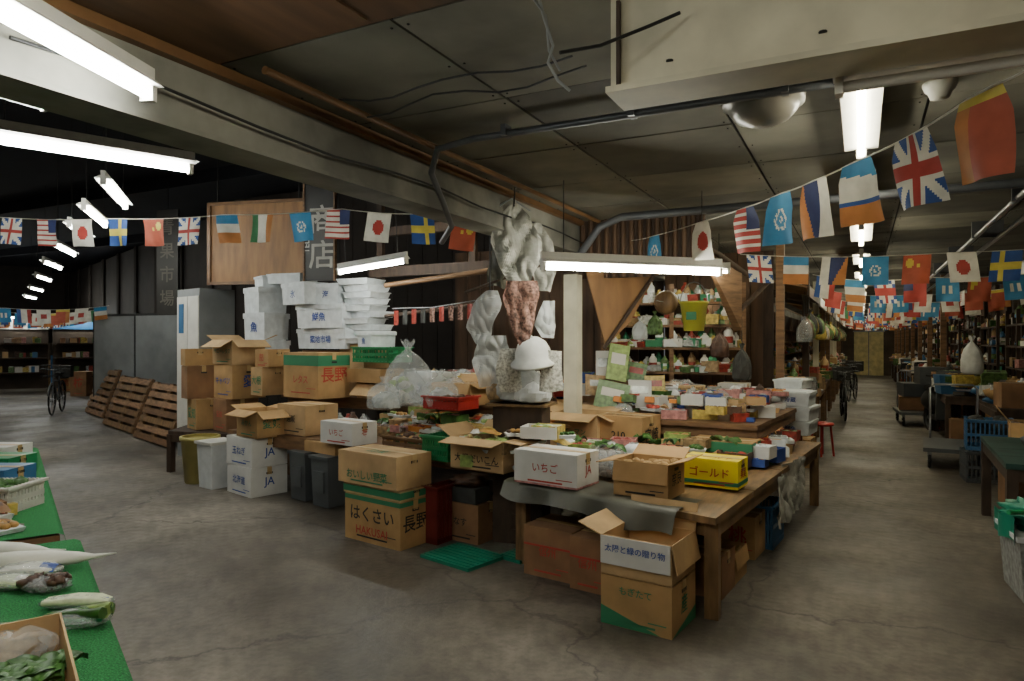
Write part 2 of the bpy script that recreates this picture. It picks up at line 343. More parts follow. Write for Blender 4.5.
# ================================================================ ROOM
CEIL=2.77; BX=-2.45
def proc_floor():
    m=bpy.data.materials.new('concrete_floor'); m.use_nodes=True; N=m.node_tree.nodes; L=m.node_tree.links; b=N['Principled BSDF']
    tc=N.new('ShaderNodeTexCoord')
    def nz(s,d=10,r=.6):
        n=N.new('ShaderNodeTexNoise'); n.inputs['Scale'].default_value=s; n.inputs['Detail'].default_value=d; n.inputs['Roughness'].default_value=r; L.new(tc.outputs['Object'],n.inputs['Vector']); return n
    def ramp(src,p0,c0,p1,c1,mid=None):
        r=N.new('ShaderNodeValToRGB'); e=r.color_ramp.elements; e[0].position=p0; e[0].color=(*c0,1); e[1].position=p1; e[1].color=(*c1,1)
        if mid: x=e.new(mid[0]); x.color=(*mid[1],1)
        L.new(src,r.inputs[0]); return r
    def mul(a,c,f):
        mx=N.new('ShaderNodeMix'); mx.data_type='RGBA'; mx.blend_type='MULTIPLY'; mx.inputs[0].default_value=f; L.new(a,mx.inputs[6]); L.new(c,mx.inputs[7]); return mx.outputs[2]
    n1=nz(.8,14,.72); n2=nz(13,9); n3=nz(.42,8,.66); n4=nz(1.5,7)
    base=ramp(n1.outputs['Fac'],.34,(.06,.05,.039),.68,(.25,.222,.18),(.5,(.135,.115,.09)))
    sp=ramp(n2.outputs['Fac'],.4,(.5,.48,.46),.58,(1,1,1)); st=ramp(n3.outputs['Fac'],.42,(.42,.39,.35),.58,(1,1,1))
    vo=N.new('ShaderNodeTexVoronoi'); vo.feature='DISTANCE_TO_EDGE'; vo.inputs['Scale'].default_value=.36
    wp=N.new('ShaderNodeVectorMath'); wp.operation='MULTIPLY_ADD'; wp.inputs[1].default_value=(.9,.9,0)
    L.new(n4.outputs['Color'],wp.inputs[0]); L.new(tc.outputs['Object'],wp.inputs[2]); L.new(wp.outputs[0],vo.inputs['Vector'])
    cr=ramp(vo.outputs['Distance'],0,(.2,.18,.16),.008,(1,1,1))
    c=mul(mul(mul(base.outputs[0],sp.outputs[0],.55),st.outputs[0],.7),cr.outputs[0],.7); L.new(c,b.inputs['Base Color'])
    rr=N.new('ShaderNodeMapRange'); rr.inputs[1].default_value=.42; rr.inputs[2].default_value=.6; rr.inputs[3].default_value=.42; rr.inputs[4].default_value=.75
    L.new(n3.outputs['Fac'],rr.inputs[0]); L.new(rr.outputs[0],b.inputs['Roughness'])
    bp=N.new('ShaderNodeBump'); bp.inputs['Strength'].default_value=.4; bp.inputs['Distance'].default_value=.012
    ad=N.new('ShaderNodeMath'); L.new(n2.outputs['Fac'],ad.inputs[0]); L.new(n1.outputs['Fac'],ad.inputs[1]); L.new(ad.outputs[0],bp.inputs['Height']); L.new(bp.outputs[0],b.inputs['Normal'])
    return m
FLOORM=proc_floor()
CPM=[M('ceiling_panel_board','#67655a',.85,.4,1.6,.25),M('ceiling_panel_board_dark','#5a574c',.85,.45,1.3,.25),M('ceiling_panel_board_pale','#716e62',.85,.35,2.1,.25)]; CSE=M('ceiling_seam','#151310',.9)
BOARD=M('vertical_boards','#563f2c',.7,.4,3,.2,stretch=(3,3,.4))
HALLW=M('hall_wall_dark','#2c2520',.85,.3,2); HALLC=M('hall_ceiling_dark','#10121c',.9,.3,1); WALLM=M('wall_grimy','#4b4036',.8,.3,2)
def boardwall(name,x0,x1,y,z0,z1,gap=.18,rz=0,loc=None,mat=BOARD):
    b=B(name); n=int((x1-x0)/gap)
    b.box(((x0+x1)/2,y+.02,(z0+z1)/2),(x1-x0,.03,z1-z0),WOODD)
    for i in range(n): b.box((x0+gap*(i+.5),y-.01,(z0+z1)/2),(gap-.012,.03,z1-z0),mat)
    return b.done(loc or (0,0,0),rz)
b=B('floor'); b.box((-12,14,-.05),(50,50,.1),FLOORM); b.done()
b=B('ceiling'); b.box((.08,19,CEIL+.04),(5.05,34,.06),CSE)
for i in range(6):
    for j in range(38):
        x0=BX+.02+i*.91; x1=min(x0+.895,2.6); y0=2.02+j*.91
        if x1-x0>.1 and y0<35:
            b.box(((x0+x1)/2,y0+.445,CEIL+.005+U(0,.006)),(x1-x0,.895,.012),random.choice(CPM))
            for xx in (x0+.03,x1-.03):
                for yy in (y0+.05,y0+.45,y0+.84): b.box((xx,yy,CEIL-.002),(.008,.008,.004),CSE)
b.done()
b=B('ceiling_plywood'); b.box((.08,-1.5,CEIL+.02),(5.05,6.98,.06),PLYD)
for x in (-1.6,-.7,.2,1.1,2.0): b.box((x,-1.5,CEIL-.012),(.03,6.9,.012),PLYD)
b.done()
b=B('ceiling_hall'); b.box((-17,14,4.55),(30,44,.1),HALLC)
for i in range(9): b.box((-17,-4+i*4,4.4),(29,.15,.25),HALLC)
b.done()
b=B('wall_right'); b.box((2.65,15,1.38),(.1,42,2.77),BOARD); b.done()
b=B('wall_end'); b.box((.1,35.5,1.38),(5,.1,2.77),WALLM); b.done()
b=B('wall_rear'); b.box((-14,-5.05,2.25),(34,.1,4.5),CREAM); b.done()
b=B('beam'); b.box((BX-.1,14,2.60),(.2,40,.30),BEAMW); b.box((BX-.1,14,2.455),(.24,40,.02),BEAMW); b.box((BX+.02,14,2.74),(.05,40,.045),TRIM); b.done()
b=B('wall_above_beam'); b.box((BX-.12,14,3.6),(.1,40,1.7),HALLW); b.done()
b=B('trim_box_beam'); b.box((.95,2.27,2.60),(3.4,.15,.34),CREAM)
b.box((.95,2.24,2.425),(3.4,.2,.02),CREAM)
b.box((-.72,2.185,2.59),(.012,.014,.28),WOODD)
for x in (-.55,-.1,.5): b.lathe([(0,0),(.012,0),(.012,.004)],BLK,8,(x,2.19,2.5))
b.done()
lamp((-.05,2.37,2.39),(1.2,2.37,2.39),mat=WHT,name='unlit_fluorescent_lamp',hw=.04)
Ld=Vector((-.896,.443,0)); Lp=Vector((.443,.896,0))
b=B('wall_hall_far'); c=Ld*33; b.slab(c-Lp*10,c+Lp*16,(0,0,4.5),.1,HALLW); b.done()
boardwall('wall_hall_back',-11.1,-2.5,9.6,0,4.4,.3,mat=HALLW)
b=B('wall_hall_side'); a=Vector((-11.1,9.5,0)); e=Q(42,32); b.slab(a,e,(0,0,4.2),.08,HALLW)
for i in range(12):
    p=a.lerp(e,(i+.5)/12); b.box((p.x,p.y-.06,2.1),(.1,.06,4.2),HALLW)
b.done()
boardwall('wall_stall_back',-2.4,-1.0,9.3,0,2.75,.16)
b=B('wall_hall_left'); b.slab((-2.5,-5,0),(-31,8.5,0),(0,0,4.5),.1,HALLW); b.done()
b=B('trim_stall_fascia'); b.box((-1.85,6.27,2.48),(1.2,.03,.56),WOODD)
for i in range(15): b.tube([(-2.42+i*.082,6.24,2.2),(-2.42+i*.082,6.24,2.76)],.026,BOARD,6)
b.done()
b=B('trim_stall_header'); b.box((-3.9,6.6,2.42),(2.8,.08,.12),WOODD); b.box((-3.9,6.6,2.9),(2.8,.08,.1),WOODD)
for x in (-5.2,-3.9,-2.75): b.box((x,6.66,2.2),(.08,.06,4.0),WOODD) if x!=-3.9 else b.box((x,6.66,3.2),(.08,.06,1.6),WOODD)
b.done()
# ---- conduits
b=B('conduit_pipe'); pts=[(-2.66,4.1,2.30),(-2.42,3.85,2.36),(-2.32,3.6,2.45),(-2.28,3.4,2.6),(-2.15,3.27,2.69),(-1.9,3.25,2.71),(-.5,3.25,2.71),(2.5,3.25,2.71)]
b.tube(pts,.02,PIPE,8)
for x in (-1.7,-1,-.3,.8,1.6): b.box((x,3.25,2.725),(.03,.07,.06),PIPE)
b.done()
b=B('conduit_pipe'); b.tube([(-2.35,5.75,2.25),(-2.25,5.7,2.35),(-2.05,5.7,2.6),(-1.85,5.7,2.67),(2.5,5.7,2.67)],.035,PIPE,8); b.done()
b=B('conduit_pipe'); b.tube([(1.0,3.3,2.62),(1.0,33,2.62)],.022,STEEL,8); b.tube([(1.18,3.3,2.6),(1.18,33,2.6)],.022,STEEL,8)
for y in range(4,32,2): b.box((1.09,y,2.68),(.26,.03,.16),PIPE)
b.done()
b=B('conduit_pipe'); b.tube([(-2.2,2.05,2.72),(-2.2,6.1,2.72)],.018,TRIM,8); b.done()
b=B('ceiling_wire'); b.tube([(-2.4,1.2+i*.5,2.56+.02*math.sin(i*1.7)) for i in range(11)],.007,DARK,6)
b.tube([P(480,228,5.3),P(500,205,5.2),P(512,198,5.2),P(530,210,5.4)],.008,GREY,5); b.done()
b=B('hanging_cable'); pts=[P(537,-10,2.0),P(545,20,2.05),P(553,45,2.1),P(548,62,2.1),P(558,80,2.1),P(570,90,2.1)]; b.tube(pts,.005,GREY,6)
b.tube([P(520,-20,1.9),P(546,15,2.05),P(549,50,2.1),P(560,70,2.15)],.004,GREY,6); b.tube([P(560,52,2.1),P(600,45,2.15),P(650,25,2.15),P(680,12,2.15)],.006,DARK,6); b.done()
for k in range(2):
    b=B('ceiling_wire'); y=2.5+k*.16; b.tube([(-2.2+i*.15,y+.04*math.sin(i*1.3+k),2.74-.035*abs(math.sin(i*.6+k))) for i in range(9)],.005,DARK,5); b.done()
c=P(763,92,3.25); b=B('ceiling_dome_lamp'); b.lathe([(0,-.13),(.06,-.125),(.12,-.1),(.155,-.06),(.165,-.03),(.185,-.03),(.19,0),(.19,.02)],M('dome_glass','#6c685f',.3,.1),28); b.done((c.x,c.y,CEIL-.02))
c=P(940,80,3.1); b=B('smoke_detector'); b.lathe([(0,-.06),(.04,-.06),(.05,-.03),(.06,-.025),(.07,0),(.07,.01)],M('detector_grey','#8d8b84',.5,.1),18); b.done((c.x,c.y,CEIL-.01))
# ================================================================ LIGHTS
ys=[3.15,4.95]+[7.2+i*2.5 for i in range(11)]
for i,yy in enumerate(ys): lamp((0,yy,2.66),(0,yy+1.2,2.66),mat=TUBEW if i>1 else TUBED,hw=.1 if i>1 else .085)
lamp((0,-2.2,2.66),(0,-1.0,2.66)); lamp((-1.2,-.2,2.66),(-1.2,1.0,2.66)); lamp((1.3,-.2,2.66),(1.3,1.0,2.66),mat=TUBED)  # unseen lamps beside and behind the camera, added as fill light
lamp(P(545,266,4.6),P(718,272,5.0),r=.02,hw=.05,cable=.5)
lamp(P(-10,8,1.83),P(146,93,2.45),mat=TUBEC,hw=.05)
lamp(P(-20,137,3.36),P(188,169,3.97),mat=TUBEC,hw=.11,cable=1.7)
for (u,v) in [(115,195),(95,217),(80,232),(65,250),(52,265),(43,278),(36,289),(30,297)]:
    d=1.4*FL/(340-v); c=P(u,v,d); D=Vector((-.75,.66,0)) ; lamp(c-D*.6,c+D*.6,mat=TUBEC,r=.022,hw=.07,cable=1.3)
for t in (11,19): c=Ld*t-Lp*2.6; lamp((c.x-.6,c.y,3.0),(c.x+.6,c.y,3.0),mat=TUBED,r=.022,hw=.07,cable=1.3)  # second row out of view, added to brighten the hall
lamp(P(340,272,7.5),P(405,261,7.0),mat=TUBEC,r=.018,hw=.05,cable=.6)
lamp(P(706,296,9),P(728,300,9.2),mat=TUBEW,r=.02,hw=.05)
lamp((-2.2,7.6,2.35),(-1.3,7.7,2.35),mat=TUBED,r=.016,hw=.05,name='added_fill_lamp',cable=.35)  # added lamp tucked behind the brace to brighten the shop interior
lamp((-5,1.5,3.2),(-5,2.7,3.2),mat=TUBEC,cable=1.2); lamp((-4.2,6.2,3.3),(-3.0,6.2,3.3),mat=TUBED,cable=1.1)  # extra lamps added to lift the dark hall and stall back
# ================================================================ TABLES
TA=[(-2.23,4.34),(-.73,3.93),(-.35,7.35),(-1.95,7.5)]
table('market_table',TA,.60,WOODT,leg=.08)
b=B('tarp_cover')
a=Vector((-2.26,4.33,.612)); e=Vector((-.95,3.975,.612)); out=Vector((-.264,-.965,0))
def tf(u,v):
    p=a.lerp(e,u)
    if v<.45: p-=out*(.42*(1-v/.45)*(1-.25*u)); p.z+=.004*math.sin(u*20)+.002
    else:
        t=(v-.45)/.55; p+=out*(.02+.05*t+.025*math.sin(u*19)*t); p.z-=t*(.10+.05*u+.02*math.sin(u*11))
    return p
b.grid(tf,44,14,TARP); b.done()
table('market_table',[(-6.2,5.25),(-2.35,4.95),(-2.35,6.0),(-6.2,6.1)],.62,WOOD)
table('display_shelf_table',[(-2.15,5.98),(-.76,5.9),(-.55,8.1),(-2.05,8.2)],.9,WOOD,leg=.06)
table('display_shelf_table',[(-6.3,6.12),(-2.45,6.05),(-2.45,8.2),(-6.3,8.2)],.95,WOOD,leg=.06)
b=B('wooden_post'); b.box((0,0,1.1),(.13,.13,2.2),CREAM); b.box((0,0,.02),(.16,.16,.04),CREAM); b.done(Q(573,6.25))
b=B('wooden_post'); b.box((0,0,1.2),(.1,.1,2.4),WOODD); b.done((-2.55,6.3,0))
b=B('wooden_post'); b.box((0,0,1.38),(.09,.09,2.76),WOOD); b.done((-.85,8.6,0))
b=B('plywood_brace_panel'); q=[P(586,270,6.5),P(672,244,6.8),P(630,322,6.6),P(606,346,6.5)]; nn=(q[1]-q[0]).cross(q[3]-q[0]).normalized()*.02
b.hexa(q+[p+nn for p in q],PLY); b.tube([P(676,242,6.75),P(604,348,6.45)],.02,WOODD,6); b.done()
b=B('plywood_brace_panel'); q=[P(700,245,7.4),P(742,270,7.8),P(742,330,7.8),P(735,330,7.8)]; nn=(q[1]-q[0]).cross(q[3]-q[0]).normalized()*.02; b.hexa(q+[p+nn for p in q],WOOD); b.tube([P(692,235,7.2),P(748,275,7.9)],.035,WOODD,6); b.tube([P(735,315,7.8),P(770,280,8.2)],.03,WOODD,6); b.done()
# ================================================================ FRONT CARTONS
c0=G(672,640); carton(c0,.42,.37,.27,-7,KR,side='産',tc=GRN,tri=GRN,txt='もぎたて',ts=.05,tz=.75)
carton(c0+Vector((0,0,.281)),.42,.37,.22,-7,KR2,op=True,txt='太陽と緑の贈り物',tc=BLU,side='ひばり',fl=[-70,72,-78,20],ff=WHB,ts=.045,tz=.7)
carton(G(572,584),.38,.36,.33,-8,KR3,txt='信州',side='長野',tc=RED,ts=.07,band=(.62,.66,RED))
carton(G(606,596),.26,.36,.33,-8,KR3,txt='信州',tc=RED,ts=.07,band=(.62,.66,RED))
c=G(400,551); carton(c,.64,.33,.36,-10,KR,txt='はくさい',side='長野',tc=BLK,ts=.13,band=(.9,1,GRN),tz=.6)
b=B('carton_print'); b.text('HAKUSAI',.09,TF(-.32,-.004,.09),RED); b.done(c,-10)
carton(c+Vector((.0,0,.37)),.66,.35,.07,-10,KR2,band=(.2,.95,GRN)); carton(c+Vector((-.02,-.02,.455)),.68,.38,.25,-10,KR2,txt='おいしい野菜',tc=GRN,ts=.08,top='白菜',tz=.3)
c=G(251,498); carton(c,.52,.4,.29,-15,WHB,txt='北海道',side='JA',tc=BLU,ts=.09); carton(c+Vector((.0,.01,.3)),.52,.4,.29,-13,WHB,txt='玉ねぎ',side='JA',tc=BLU,ts=.09)
carton(c+Vector((.06,.02,.6)),.42,.34,.28,-14,KR,txt='みかん',side='愛媛',tc=GRN,ts=.07,op=True,fl=[-20,10,-30,15])
for (u,v) in ((305,503),(328,510)):
    b=B('grey_bin'); b.box((-.14,.17,.24),(.27,.34,.46),GREYP,taper=.9); b.box((-.14,.17,.48),(.3,.37,.03),GREYP); b.box((-.14,-.005,.25),(.16,.02,.2),GREYP); b.done(G(u,v),-12)
carton(G(335,508)+Vector((0,0,.5)),.5,.36,.1,-12,KR,name='cardboard_tray')
crate('red_crate',G(437,545),.14,.35,.45,-8,DRED); carton(G(478,545),.36,.35,.3,-8,KR3,txt='なす',tc=BLK,ts=.07)
b=B('newspaper_bundle'); b.box((-.15,.15,.06),(.3,.3,.12),CLOTHD); b.blob((-.15,.12,.16),(.15,.14,.05),BMU,.3,3); b.done(G(474,545,0)+Vector((0,.02,.31)),-8)
b=B('wooden_crate')
for i in range(4): b.box((-.2,.01,.07+i*.12),(.4,.02,.09),WOODD); b.box((0,.2,.07+i*.12),(.02,.4,.09),WOODD)
for x,y in ((-.38,.03),(-.02,.03),(-.02,.38),(-.38,.38)): b.box((x,y,.25),(.04,.04,.5),WOOD)
b.done(G(520,545),-8)
for (u,v,w) in ((468,572,.5),(520,564,.22)):
    b=B('green_floor_mat'); b.box((-w/2,.2,.012),(w,.4,.024),TEAL)
    for i in range(8): b.box((-w/2,.03+i*.048,.027),(w-.04,.012,.006),TEAL)
    b.done(G(u,v),-14)
Z=.62
carton(G(503,474,Z),.5,.36,.24,-8,KR2,op=True,txt='大根だいこん',tc=BLK,fill=(VEGL,.05),fl=[-10,35,-5,30],ts=.07,tz=.35)
carton(G(577,490,Z),.5,.3,.22,-8,WHB,txt='いちご',side='JA',tc=RED,band=(.0,.06,PMU),ts=.07)
b=B('taro_bag')
for i in range(150):
    a=U(0,6.28); r=U(0,1)**.5; b.blob((.22*r*math.cos(a),.14*r*math.sin(a),.03+.17*(1-r*r)*U(.2,1)),(.03,.026,.024),POT,.2,S=SPL)
b.bag((0,0,0),.5,.34,.24,BAG,False); b.done(G(602,476,Z)+Vector((0,.08,0)),-8)
carton(G(668,501,Z),.36,.3,.22,-6,KR,op=True,txt='柿',side='奈良',tc=BLK,fill=(KIN,.04),fl=[-80,25,18,-10],ts=.06)
carton(G(738,490,Z),.38,.25,.18,-6,YEL,txt='ゴールド',side='果実',tc=RED,top='ゴールド',ts=.07,band=(.1,.25,GRN))
carton(G(752,466,Z),.5,.3,.17,-6,KR,band=(.5,1,GRN))
b=B('folded_cardboard'); b.box((0,0,.006),(.5,.3,.01),KR2); b.box((.08,.05,.018),(.4,.26,.01),KR); b.done(G(690,468,Z),-10)
carton(G(480,452,Z+.01),.36,.3,.2,-8,YMU,txt='バナナ',tc=BLU)
carton(G(550,452,Z),.38,.3,.26,-8,KR2,op=True,txt='柿',fill=(ORG,.04),fl=[-30,20,-20,-40])
carton(G(642,458,Z),.44,.36,.33,-10,KR,txt='210',side='宮崎',tc=BLK,top='きゅうり',ts=.09); carton(G(597,454,Z),.46,.36,.34,-10,KR2,txt='ピーマン',tc=GRN,ts=.06,op=True,fl=[-20,10,-20,20])
carton(G(548,440,Z),.4,.3,.34,-4,KR,op=True,txt='玉葱',fill=(ONI,.045),fl=[-20,15,-30,20]); crate('green_crate',G(516,446,Z),.34,.3,.2,-12,GRNP,fill=(VEGL,.04))
foam(G(700,442,Z),.38,.3,.24,-8,'鮮'); carton(G(768,447,Z),.44,.34,.25,-7,KR,op=True,txt='りんご',fill=(VEG,.05),band=(.7,.98,GRN),fl=[-60,30,-60,-30],ts=.07)
carton(G(764,430,Z+.0),.42,.3,.35,-7,KR2)
foam(G(810,436,Z),.38,.5,.14,-7,'鮮魚'); foam(G(810,436,Z)+Vector((0,0,.15)),.38,.5,.14,-9); foam(G(810,436,Z)+Vector((.0,.0,.3)),.38,.5,.14,-5,'冷蔵'); foam(G(804,432,Z)+Vector((-.02,.1,.45)),.32,.4,.1,-12)
goods('vegetable_pile',[(-2.15,4.95),(-1.2,4.8),(-.95,5.75),(-2.1,5.85)],Z,70,[VEG,VEGL,ONI,TMU,KR2,BMU,PMU,RMU,WHB],(.06,.1),3,('case','leaf','pack','tray','case','bag'))
goods('snack_packets',[(-1.1,5.5),(-.7,5.5),(-.55,7.1),(-1.0,7.1)],Z,60,PKM,(.06,.11),2,('pack','case','box','case'))
goods('produce_packets',[(-2.1,6.05),(-.85,6.0),(-.7,7.9),(-2.0,8.1)],.905,230,PKM,(.05,.11),3,('pack','box','box','cyl','tray','case','case','bag'))
for (u,d,z,w,h,m,t) in ((770,7.2,.91,.34,.14,FOAM,None),(745,7.6,.91,.3,.2,WHB,'もち'),(700,7.4,.91,.3,.18,KR2,'海苔'),(800,7.7,.91,.35,.12,REDP,None),(660,6.9,.91,.34,.14,WHB,'豆'),(690,7.0,.91,.26,.14,RMU,None),(720,6.6,.91,.3,.13,KR,'栗'),(640,7.4,.91,.3,.24,KR3,'茶'),(735,6.8,.91,.26,.1,WHB,'米'),(675,7.7,.91,.36,.2,KR,None)):
    carton(Q(u,d,z),w,.3,h,U(-16,4),m,txt=t)
carton(G(722,600),.26,.3,.26,-6,KR3); carton(G(735,585),.25,.3,.2,-6,KR,op=True,fill=(KIN,.04),fl=[-80,-70,-80,-70]); carton(G(755,560),.25,.35,.3,-6,KR,txt='桃')
crate('blue_crate',G(773,550),.26,.4,.33,-6,BLUP)
crumple('hanging_plastic_sheet',(-.46,6.0,.62),[(0,-.25,.3),(.2,-.3,.34),(.42,-.38,.3)],CLOTH,80,.03)
crumple('hanging_sack',(-.49,5.45,.6),[(0,-.1,.1),(.2,-.16,.18),(.36,-.2,.16)],CLOTH,85,.03)
carton(G(798,480),.25,.35,.4,-6,KR3); carton(G(810,468),.25,.4,.35,-6,KR)
b=B('red_stool'); b.lathe([(0,.46),(.15,.46),(.16,.44),(.15,.42),(0,.42)],REDP,16)
for a in range(4): b.tube([(.11*math.cos(a*1.57),.11*math.sin(a*1.57),.43),(.15*math.cos(a*1.57),.15*math.sin(a*1.57),0)],.015,REDP,6)
b.done(G(822,455))
# ================================================================ LEFT COUNTER
Z=.63
crate('wooden_vegetable_tray',G(425,456,Z)+Vector((0,.05,0)),.55,.35,.13,-8,WOOD,fill=([ONI,VEG,POT],.04),n=4)
crate('green_crate',G(448,462,Z),.28,.34,.2,-8,GRNP)
carton(G(352,446,Z),.46,.3,.2,-10,WHB,txt='いちご',side='苺',tc=RED,ts=.07)
goods('vegetable_pile',[(-4.4,5.5),(-2.5,5.3),(-2.5,5.9),(-4.6,6.0)],Z,110,[VEG,VEGL,ORG,TMU,KR2,BMU,PMU,RMU,WHB],(.06,.11),4,('case','box','leaf','pack','tray','case','bag'))
goods('glass_jars',[(-5.3,5.5),(-4.4,5.5),(-4.4,6.0),(-5.3,6.0)],Z,40,[WHB,BAG,RMU,SMU,BMU],(.08,.14),1,('cyl','box'))
goods('produce_packets',[(-4.9,6.15),(-2.7,6.1),(-2.7,7.2),(-4.9,7.3)],.955,220,PKM+[SMU,BMU],(.06,.13),4,('pack','box','cyl','tray','case','bag','cyl'))
carton(Q(470,6.6,.96),.5,.3,.22,-10,KR,op=True,fill=(TMU,.04)); carton(Q(500,7.0,.96),.5,.3,.28,-6,WHB,txt='豆'); foam(Q(432,7.1,.96),.4,.3,.3,-14,'氷')
crate('red_basket',Q(458,6.1,.97),.42,.3,.12,-8,REDP,fill=(BMU,.04))
for (u,d,w,h) in ((408,6.7,.5,.6),(440,6.4,.36,.34),(384,6.3,.34,.28),(455,6.9,.3,.3)):
    b=B('clear_plastic_bag'); b.bag((0,0,0),w,w*.8,h,BAG,True,False); b.bag((.01,.01,.01),w*.75,w*.6,h*.62,random.choice([BAG,SHEET,BAG]),False,False)
    for i in range(8): b.blob((U(-w,w)*.25,U(-w,w)*.2,h*U(.1,.4)),(w*.12,w*.12,w*.1),random.choice([WHT,VEGL,FOAM]),.2,S=SPL)
    b.done(Q(u,d,.97))
carton(Q(318,7.4,.96),.66,.42,.5,-12,KR,txt='レタス',side='長野',tc=RED,band=(.72,.95,GRN),ts=.1,tz=.4)
carton(Q(388,7.3,.96),.5,.4,.16,-10,KR2,op=True,fill=(POT,.04)); carton(Q(380,7.3,1.14),.55,.35,.14,-10,KR)
crate('green_basket',Q(388,7.3,1.36),.58,.36,.17,-10,GRNP)
carton(Q(305,6.9,.63),.5,.4,.3,-12,KR2,txt='通販',tc=BLK,ts=.08)
b=B('yellow_bin'); b.lathe([(0,0),(.16,0),(.2,.48),(.215,.48),(.215,.52),(.19,.52)],M('bin_yellow','#b8ad6a',.5,.1),20); b.done(Q(200,7.75))
b=B('white_storage_bin'); b.box((0,0,.24),(.3,.3,.48),BAGW,taper=.88); b.box((0,0,.49),(.34,.34,.03),WHT); b.done(Q(217,7.5),-10)
table('low_bench',[tuple(Q(168,8.3)[:2]),tuple(Q(236,8.0)[:2]),tuple(Q(258,8.9)[:2]),tuple(Q(195,9.2)[:2])],.5,WOODD)
carton(Q(196,8.3,.51),.32,.4,.36,-20,KR,txt='愛知',tc=GRN); carton(Q(226,8.1,.51),.36,.4,.38,-16,KR3,txt='愛知',tc=RED,ts=.08)
carton(Q(232,8.1,.9),.5,.42,.40,-16,KR,txt='キャベツ',side='愛',tc=BLU,ts=.1); carton(Q(232,8.1,1.31),.5,.42,.3,-14,KR2,txt='サニーレタス',tc=GRN,op=True,fl=[-30,20,-30,20],ts=.07)
carton(Q(187,8.4,.88),.22,.4,.40,-20,KR3); carton(Q(185,8.4,1.29),.22,.35,.2,-24,KR)
carton(Q(262,7.9,.96),.26,.4,.32,-14,KR2,txt='大根',tc=GRN)
foam(Q(262,8.4,1.3),.42,.4,.3,-12,'鮮'); foam(Q(345,8.0,1.5),.9,.45,.24,-8,'築地市場'); foam(Q(342,8.0,1.75),.76,.42,.28,-2,'鮮魚'); foam(Q(304,8.1,2.04),.52,.4,.26,-14,'氷')
foam(Q(258,8.5,1.95),.42,.4,.32,-17); foam(Q(264,8.4,1.61),.40,.4,.33,-4,'魚'); foam(Q(338,8.1,2.04),.38,.4,.24,4,'海'); foam(Q(300,8.4,2.31),.5,.4,.12,9); foam(Q(262,8.6,2.28),.34,.4,.14,-25)
foam(Q(370,7.6,1.5),.3,.35,.2,-20,'魚')
carton(Q(262,8.45,.96),.4,.4,.33,-12,KR); carton(Q(340,8.2,.97),.7,.4,.5,-8,KR3); carton(Q(268,7.9,1.29),.25,.3,.2,-8,KR,txt='茄')
for k in range(10):
    b=B('foam_tray'); b.box((-.2,.18,.035),(.42+U(-.03,.03),.36,.06),FOAM,taper=.9); b.box((-.2,.18,.068),(.44,.38,.012),FOAM); b.done(Q(366+U(-4,4),7.9,1.56+k*.077),-8+U(-14,14))
carton(Q(364,7.95,.97),.42,.4,.58,-8,KR2)
b=B('metal_locker'); b.box((0,0,1.15),(.62,.5,2.3),GREY)
for x in (-.155,.155): b.box((x,-.255,1.2),(.29,.015,2.0),WHT); b.box((x+.1,-.27,1.2),(.015,.02,.12),STEEL)
b.box((-.17,-.266,1.9),(.13,.01,.4),BLUP); b.done(Q(206,9.5),-12)
b=B('plywood_partition'); b.box((0,0,0),(1.45,.03,1.05),PLY)
for x in (-.72,.72): b.box((x,-.02,0),(.05,.04,1.1),TRIM)
for z in (-.53,.53): b.box((0,-.02,z),(1.49,.04,.04),TRIM)
for x in (-.6,.6): b.tube([(x,0,.5),(x,0,1.6)],.01,DARK,5)
b.done(P(258,242,9.0),14)
SB=M('sign_black','#252321',.5,.2)
b=B('hanging_signboard'); b.box((0,0,0),(.42,.04,1.25),SB)
for i,ch in enumerate('商店'): b.text(ch,.36,TF(.04,-.025,.08-i*.42),M('sign_grey','#a5a29a',.6))
b.text('TEL 7568',.1,Matrix.Translation((-.16,-.025,-.1))@RX@Matrix.Rotation(math.pi/2,4,'Z'),WHT)
for x in (-.2,.2): b.box((x,-.01,0),(.02,.05,1.27),WOOD); b.tube([(x*.8,0,.62),(x*.8,0,1.9)],.004,DARK,5)
b.done(P(320,228,8.2),14)
b=B('hanging_signboard'); b.box((0,0,0),(.38,.04,1.6),SB)
for i,ch in enumerate('青果市場'): b.text(ch,.26,TF(0,-.025,.52-i*.36),M('sign_faint','#5a564e',.6))
b.tube([(0,0,.8),(0,0,1.9)],.004,DARK,5); b.done(P(168,262,10.4),14)
boardwall('stall_partition',-1.5,1.3,0,0,2.9,.22,loc=(-3.9,8.7,0))
b=B('washing_line_clips'); a=P(392,308,7.6); e=P(475,300,7.2); b.tube([a,(a+e)/2-Vector((0,0,.03)),e],.006,STEEL,6)
for i in range(9):
    p=a.lerp(e,(i+.5)/9); b.grid(lambda u,v,p=p: p+Vector((.07*(u-.5),.01*math.sin(u*5),-.03-.16*v)),4,4,random.choice([CLOTH2,RMU,CLOTHD]))
b.done()
b=B('wooden_plank_shelf'); a=P(385,285,7.8); e=P(490,270,7.3); b.tube([a,e],.03,WOOD,6); b.tube([a-Vector((0,0,.35)),e-Vector((0,0,.35))],.02,WOODD,6); b.done()
